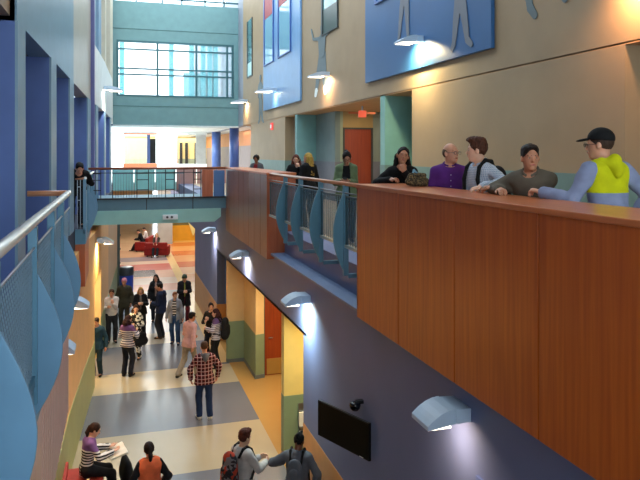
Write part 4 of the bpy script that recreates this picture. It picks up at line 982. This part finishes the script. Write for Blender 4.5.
# right gallery, farther
L = (3.97, 11.28, F2)
gj = person(L, 160, 'woman in open green jacket and glasses looking down at her phone', h=1.68, vox=.009, female=True, lean=4, head=(8, -26, 0), skin_c=SK2, hair='bun', hair_c='#1d1411', glasses=True,
    hands={'L': (-.03, .27, 1.10), 'R': (.07, .27, 1.10)}, hn={'L': (0, 0, 1, .3, 1, .1), 'R': (0, 0, 1, -.3, 1, .1)}, top=(cloth('green jacket', '#66795a'), .020, -.16, 1.0, .075, 'collar'), inner=cloth('black top', '#101114'), pants=cloth('black trousers', '#17181c'))
o = MB().box(-.035, .035, -.07, .07, -.005, .005).build('phone', paint('#14161a', .2), None, bevel=.003); o.location = to_world(gj, (.02, .37, 1.13)); o.rotation_euler = (.5, 0, math.radians(160)); tag(o, 'dark phone held by the woman in the green jacket', 'phone')
t = empty('duffel_bag', (4.3, 10.4, F2), .5); tag(t, 'dark quilted bag on the gallery floor behind the finned railing', 'bag')
mesh_obj('bag_body', carve([cone(V(-.35, 0, .2), V(.35, 0, .2), .20, .20, .05)], .015, 0, planes=[(V(0, 0, 0), V(0, 0, -1))], wob=.008, wobf=40), cloth('quilted', '#33343c', pat='check', c2='#6b6c74', p=(14,)), t)
mesh_obj('handle', carve([cone(V(-.15, 0, .38), V(0, 0, .5), .015, .015, .01), cone(V(0, 0, .5), V(.15, 0, .38), .015, .015, .01)], .01, 0), cloth('black strap', '#121214'), t)
L = (3.86, 14.38, F2)
tw1 = person(L, 165, 'woman with long reddish hair in black, hands near her mouth, by the boarded parapet', h=1.60, vox=.010, female=True, head=(-5, -12, 0), skin_c=SK4, hair='long', hair_c='#5b2d20',
    hands={'L': (-.06, .2, 1.26), 'R': (.12, .2, 1.1)}, hn={'L': (.3, -1, .2, .3, .1, 1)}, top=(cloth('black coat', '#0f1013'), .022, -.12, 1.0, .0, 'collar'))
L = (3.98, 13.80, F2)
tw2 = person(L, 20, 'person in black with very long blond hair seen from behind, head tilted', h=1.64, vox=.010, female=True, head=(20, -8, 14), skin_c=SK4, hair='verylong', hair_c='#a8873f',
    top=(cloth('black coat', '#0f1013'), .022, -.14, 1.0, .0, 'collar'))
L = (3.82, 18.6, F2)
person(L, 150, 'person with dark curly hair, grey jacket and red shirt beyond the boarded parapet', h=1.56, vox=.012, female=True, head=(0, -5, 0), skin_c=SK3, hair='curly', hair_c='#120e0d',
    hands={'L': (-.1, .24, 1.06), 'R': (.1, .24, 1.06)}, top=(cloth('grey jacket', '#54575c'), .022, -.14, 1.0, .07, 'hood'), inner=cloth('red shirt', '#7c1c22'))
# left balcony man
L = (-.84, 15.12, F2)
person(L, 190, 'man in black on the left balcony, dark head bowed over the railing', h=1.74, vox=.010, lean=60, head=(0, -30, 0), skin_c=SK1, hair='short', hair_c='#0d0b0c',
    hands={'L': (-.1, .33, 1.10), 'R': (.12, .33, 1.10)}, poles={'L': (-1, 0, -.2), 'R': (1, 0, -.2)}, hn={'L': (0, 0, -1), 'R': (0, 0, -1)}, top=(cloth('black coat', '#0f1013'), .018, -.12, 1.0, .0, 'hood'))

# ---- the crowd on the ground floor
GV = .011
def g(x, y, rz, label, **k):
    k.setdefault('vox', GV); return person((x, y, 0), rz, label, **k)
g(-.16, 21.9, 186, 'man in white shirt with black shoulder straps, forearm raised, by the left wall', h=1.73, build=1.08, head=(-10, -8, 0), skin_c=SK1, hair='short', hair_c='#3a2318',
  hands={'L': (-.02, .24, 1.28), 'R': (.16, .26, 1.18)}, hn={'L': (.2, -1, 0, .3, .1, 1)}, top=(cloth('white shirt', '#d9d0cc'), .016, -.04, 1.0, .0, 'collar'), pants=cloth('charcoal trousers', '#26262c'))
g(.24, 23.4, 172, 'man in olive jacket and pink knitted cap, hands in pockets, beside the bin', h=1.78, head=(-6, -4, 0), skin_c=SK2, hair='short', cap=('knit', '#c77f8c'),
  hands={'L': (-.24, .12, .92), 'R': (.24, .12, .92)}, top=(cloth('olive jacket', '#3f3a2b'), .024, -.18, 1.0, .0, 'collar'), pants=cloth('olive trousers', '#3a3326'))
g(.74, 22.4, 178, 'woman with long blond hair and black headband in a black jacket', h=1.65, female=True, head=(0, -10, 0), skin_c=SK4, hair='long', hair_c='#b98a4e',
  hands={'L': (-.08, .24, 1.12), 'R': (.08, .24, 1.12)}, top=(cloth('black jacket', '#15151a'), .022, -.16, 1.0, .03), inner=cloth('grey top', '#6d6a68'))
g(1.33, 24.2, 176, 'woman with long dark wavy hair in a long black coat, tallest at the back', h=1.71, female=True, head=(-12, -4, 0), skin_c=SK2, hair='long', hair_c='#2a1c18',
  hands={'L': (-.06, .22, 1.22), 'R': (.24, .05, .85)}, top=(cloth('black wool coat', '#17171b'), .026, -.45, 1.0, .04, 'collar'), inner=cloth('pale scarf', '#a58f88'))
g(1.36, 21.95, 60, 'tall man in navy jacket and dark trousers with brown shoes, facing left', h=1.82, head=(10, -8, 0), skin_c=SK1, hair='short', hair_c='#1d1512', shoes='#4a3622',
  hands={'L': (-.10, .26, 1.14), 'R': (.26, .02, .85)}, top=(cloth('navy jacket', '#202a44'), .022, -.12, 1.0, .0, 'hood'), pants=cloth('slate trousers', '#2a2c34'))
g(2.28, 23.75, 182, 'person in green beanie and black coat with maroon trousers, reading something', h=1.75, head=(0, -22, 0), skin_c=SK1, hair='short', cap=('knit', '#3d4a3c'),
  hands={'L': (-.07, .26, 1.14), 'R': (.07, .26, 1.14)}, top=(cloth('black wool coat', '#17171b'), .026, -.34, 1.0, .02, 'collar'), inner=cloth('yellow print', '#8c8a3a'), pants=cloth('maroon trousers', '#5a1a24'))
g(1.74, 21.2, 165, 'woman in pale grey open jacket over a patterned top, blue jeans and navy sneakers', h=1.67, female=True, head=(20, -6, 0), skin_c=SK4, hair='pony', hair_c='#7a4a2c', shoes='#1c2c50',
  feet={'L': (-.12, .10), 'R': (.08, -.05)}, top=(cloth('pale denim jacket', '#8f99ac'), .020, -.22, 1.0, .07, 'collar'), inner=cloth('zigzag top', '#d9dcdf', pat='stripes', c2='#1c1d22', p=(0, 9, 12)), pants=cloth('blue jeans', '#2b4a78'))
ph = g(1.84, 17.9, -52, 'man in pink shirt and khaki trousers with glasses, striding to the right', h=1.76, lean=7, head=(-12, -8, 0), skin_c=SK2, hair='short', hair_c='#18110f', glasses=True,
  feet={'L': (-.09, -.30, .06), 'R': (.09, .22)}, hands={'L': (-.18, .30, 1.02), 'R': (.26, -.12, .84)}, top=(cloth('pink shirt', '#c69a98'), .018, -.10, 1.0, .0, 'collar'), pants=cloth('khaki trousers', '#8f8474'))
g(1.89, 15.0, 4, 'man seen from behind in red and white plaid shirt with grey hood and jeans', h=1.77, build=1.06, head=(0, -10, 0), skin_c=SK1, hair='short', hair_c='#4e3524',
  hands={'L': (-.30, .05, .92), 'R': (.30, .05, .92)}, poles={'L': (-1, -.3, 0), 'R': (1, -.3, 0)}, top=(cloth('red plaid', '#8a1c22', pat='plaid', c2='#2c1418', c3='#c8b4b0', p=(12.5,)), .020, -.13, 1.0, .0, 'hood', cloth('grey hood', '#5f5f63')), pants=cloth('jeans', '#1f3258'), shoes='#cfcac4', feet={'L': (-.11, .05), 'R': (.11, -.03)})
g(2.62, 19.35, 150, 'woman in dark jacket half hidden behind the purple yoked sweater at right', h=1.66, female=True, head=(30, 0, 0), skin_c=SK4, hair='bun', hair_c='#2a1a14',
  hands={'L': (-.04, .22, 1.2), 'R': (.1, .22, 1.14)}, top=(cloth('dark jacket', '#2a2522'), .020, -.15))
kk = g(2.66, 18.45, 62, 'woman in purple yoked grey patterned sweater wearing a large black backpack', h=1.69, female=True, head=(20, -6, 0), skin_c=SK4, hair='bob', hair_c='#3a1c1c',
  hands={'L': (-.15, .24, 1.12), 'R': (.2, .2, 1.0)}, top=(cloth('fair isle sweater', '#c7c4cc', pat='stripes', c2='#6d6878', c3='#5d4878', p=(0, 1.27, 22)), .018, -.08, 1.0, .0, 'collar'), pants=cloth('black trousers', '#17181c'))
backpack(kk, 'large black backpack on the woman with the purple yoked sweater', cloth('black pack', '#18181b'), w=.17, hgt=.32, depth=.12)
ll = g(.53, 19.95, 150, 'woman in long black and white patterned dress beside the purple striped sweater', h=1.62, female=True, head=(30, -10, 0), skin_c=SK4, hair='bob', hair_c='#3a2418',
  hands={'L': (-.1, .22, 1.05), 'R': (.16, .22, 1.15)}, top=(cloth('patterned dress', '#17181a', pat='blotch', c2='#d8d8d2', c3='#2c2c2e', p=(16,)), .020, -.52), pants=cloth('patterned dress', '#17181a'))
mm = g(.27, 18.5, -32, 'woman from behind in purple yoked striped sweater and dark trousers', h=1.66, female=True, head=(-20, -6, 0), skin_c=SK4, hair='bob', hair_c='#2a1216',
  hands={'L': (-.1, .22, 1.1), 'R': (.18, .2, 1.15)}, top=(cloth('striped sweater', '#d4cdd2', pat='stripes', c2='#4a4a60', c3='#6d4a7c', p=(0, 1.24, 17)), .018, -.08, 1.0, .0, 'collar'), pants=cloth('ink trousers', '#1a1c28'))
t = empty('handbag', (.62, 19.15, 0), .4); tag(t, 'black shoulder bag hanging between the striped sweater and the patterned dress', 'bag')
mesh_obj('bag_body', carve([cone(V(-.12, 0, .72), V(.12, 0, .72), .12, .12, .04, V(0, 1, 0), .5), cone(V(-.10, 0, .88), V(.10, 0, .88), .09, .09, .05, V(0, 1, 0), .5)], .012, 0), cloth('black pack', '#18181b'), t)
mesh_obj('strap', carve([cone(V(-.13, 0, .9), V(-.2, -.1, 1.33), .014, .014, .01), cone(V(.1, 0, .9), V(-.2, -.1, 1.33), .014, .014, .01)], .010, 0), cloth('black strap', '#121214'), t)
g(-.52, 18.75, 160, 'person in dark teal jacket standing in the left wall alcove, mostly hidden', h=1.60, head=(0, -10, 0), skin_c=SK1, hair='short', top=(cloth('teal jacket', '#1f3a4a'), .022, -.12, 1.0, .0, 'hood'), pants=cloth('teal trousers', '#1f3440'))
# foreground ground floor
nn = g(-.50, 11.98, -78, 'seated woman in purple and striped sweater reading a book, brown ponytail', h=1.68, vox=.009, female=True, pelvis=(0, 0, .62), lean=8, head=(-6, -24, 0), skin_c=SK4, hair='pony', hair_c='#2f1b12',
  feet={'L': (-.14, .50), 'R': (.14, .46)}, hands={'L': (-.10, .40, .86), 'R': (.16, .40, .86)}, hn={'L': (0, 0, 1), 'R': (0, 0, 1)}, curl=.35, poles={'L': (-.6, -.6, -.6), 'R': (.6, -.6, -.6)},
  top=(cloth('black white stripes', '#e8e6e4', pat='stripes', c2='#16171c', c3='#7d5a96', p=(0, .955, 21)), .016, -.06), pants=cloth('black trousers', '#17181c'))
t = empty('book', to_world(nn, (.02, .50, .80)), math.radians(-78)); tag(t, 'open white paged book on the lap of the seated woman', 'book')
MB().prism([(-.24, .012), (-.12, .028), (0, .008), (.12, .028), (.24, .012), (.24, .0), (0, -.006), (-.24, .0)], 'y', -.15, .15).build('pages', paint('#f0ead8', .6), t)
B(-.25, .25, -.155, .155, -.012, -.004).build('cover', paint('#c8bfa8', .5), t)
t.rotation_euler = (math.radians(12), 0, math.radians(-78))
t = empty('satchel', (-.05, 12.08, 0), .2); tag(t, 'black satchel with a green tag standing at the knees of the seated woman', 'bag')
mesh_obj('bag_body', carve([cone(V(0, -.12, .30), V(0, .12, .30), .2, .2, .06, V(1, 0, 0), .5), cone(V(0, -.12, .46), V(0, .12, .46), .14, .14, .06, V(1, 0, 0), .5)], .012, 0, planes=[(V(0, 0, 0.0), V(0, 0, -1))]), cloth('black pack', '#18181b'), t)
B(.098, .108, -.05, .0, .3, .4).build('green_tag', paint('#2f8a5c', .5), t); t.location = (.16, 12.2, 0)
t = empty('folded_coat', (-.52, 11.05, .46), 0); tag(t, 'black coat and bag heaped on the red bench', 'coat')
mesh_obj('coat_body', carve([ell(V(0, .1, .09), (.25, .38, .12), None, .05), ell(V(.12, -.2, .07), (.2, .24, .09), None, .06)], .014, 0, planes=[(V(0, 0, .012), V(0, 0, -1))], wob=.012, wobf=22), cloth('black jacket', '#15151a'), t)
B(.05, .09, .1, .38, .2, .215).build('tan_strap', paint('#c9a878', .6), t)
oo = g(.47, 10.32, 8, 'woman from behind with dark ponytail, black sleeves and orange vest', h=1.64, vox=.009, female=True, head=(0, -12, 0), skin_c=SK2, hair='pony', hair_c='#1f1412',
  hands={'L': (-.26, .14, .95), 'R': (.26, .14, .95)}, top=(cloth('black jacket', '#15151a'), .018, -.08))
mesh_obj('vest', carve([tuple([p[0], p[1] * oo['s'], p[2] * oo['s'], p[3], p[4], p[5], p[6], p[7]]) for p in [cone(V(0, 0, .86), V(0, 0, 1.08), .175, .145, .05, V(0, 1, 0), .75), cone(V(0, 0, 1.08), V(0, 0, 1.30), .145, .170, .05, V(0, 1, 0), .75), cone(V(-.08, -.01, 1.36), V(.08, -.01, 1.36), .098, .098, .05)]], .010, .012,
    subs=[cone(V(0, .02, 1.38), V(0, .05, 1.55), .07, .09, .02)], wob=.003), cloth('orange vest', '#ee7244'), oo['root'])
pp = g(1.86, 10.1, -62, 'brown haired man in pale grey hooded top at the bottom, facing right', h=1.75, vox=.009, head=(-4, -6, 0), skin_c=SK4, hair='quiff', hair_c='#4a2216',
  hands={'L': (-.02, .34, 1.18), 'R': (.12, .36, 1.14)}, top=(cloth('pale hoodie', '#b8b2ac'), .020, -.08, 1.0, .0, 'hood'), pants=cloth('jeans', '#1f3258'))
bp = backpack(pp, 'red black and grey patterned backpack on the pale hooded man', cloth('red pack', '#2a2628', pat='blotch', c2='#a83a24', c3='#6c6a6e', p=(19,)), w=.17, hgt=.30, depth=.115)
qq = g(2.62, 9.70, -30, 'man with black top knot hair in faded grey denim jacket with backpack, lower right', h=1.74, vox=.009, lean=6, head=(-10, -8, 0), skin_c=SK3, hair='mohawk', hair_c='#0f0c0c',
  hands={'L': (-.30, .26, 1.16), 'R': (.26, .1, .9)}, poles={'L': (-1, -.3, -.4), 'R': (1, -.5, 0)}, hn={'L': (0, 0, 1, -.2, .5, .8)}, top=(cloth('faded denim', '#5e6168'), .022, -.10, 1.0, .0, 'hood'), pants=cloth('dark jeans', '#232a3a'))
backpack(qq, 'flat grey backpack on the man in the faded denim jacket', cloth('grey pack', '#5b6068'), w=.14, hgt=.2, depth=.05)
# sofa sitters, far away
def sit(x, y, z, rz, label, **k):
    k.setdefault('vox', .02); return person((x, y, 0), rz, label, pelvis=(0, 0, .56), feet={'L': (-.12, .62), 'R': (.12, .58)}, **k)
sit(1.50, 42.0, 0, 78, 'person in black leaning forward on the far red sofa, legs stretched left', h=1.74, lean=20, skin_c=SK1, hair='short', top=(cloth('black coat', '#0f1013'), .02, -.02), hands={'L': (-.1, .45, .7), 'R': (.1, .45, .7)}, head=(0, -20, 0))
sit(1.8, 42.9, 0, 88, 'person in white shirt sitting on the far red sofa behind the black clad one', h=1.76, lean=12, skin_c=SK1, hair='short', top=(cloth('white shirt', '#d9d0cc'), .016, -.02), hands={'L': (-.1, .4, .75), 'R': (.1, .4, .75)}, head=(0, -20, 0))
sit(2.2, 39.6, 0, 168, 'person in dark jacket with blond hair sitting on the nearer red sofa', h=1.72, lean=-6, female=True, skin_c=SK4, hair='long', hair_c='#a88a5c', top=(cloth('dark jacket', '#2a2522'), .02, -.02, 1.0, .05), inner=cloth('pink top', '#c08a8a'), hands={'L': (-.1, .4, .75), 'R': (.1, .4, .75)})
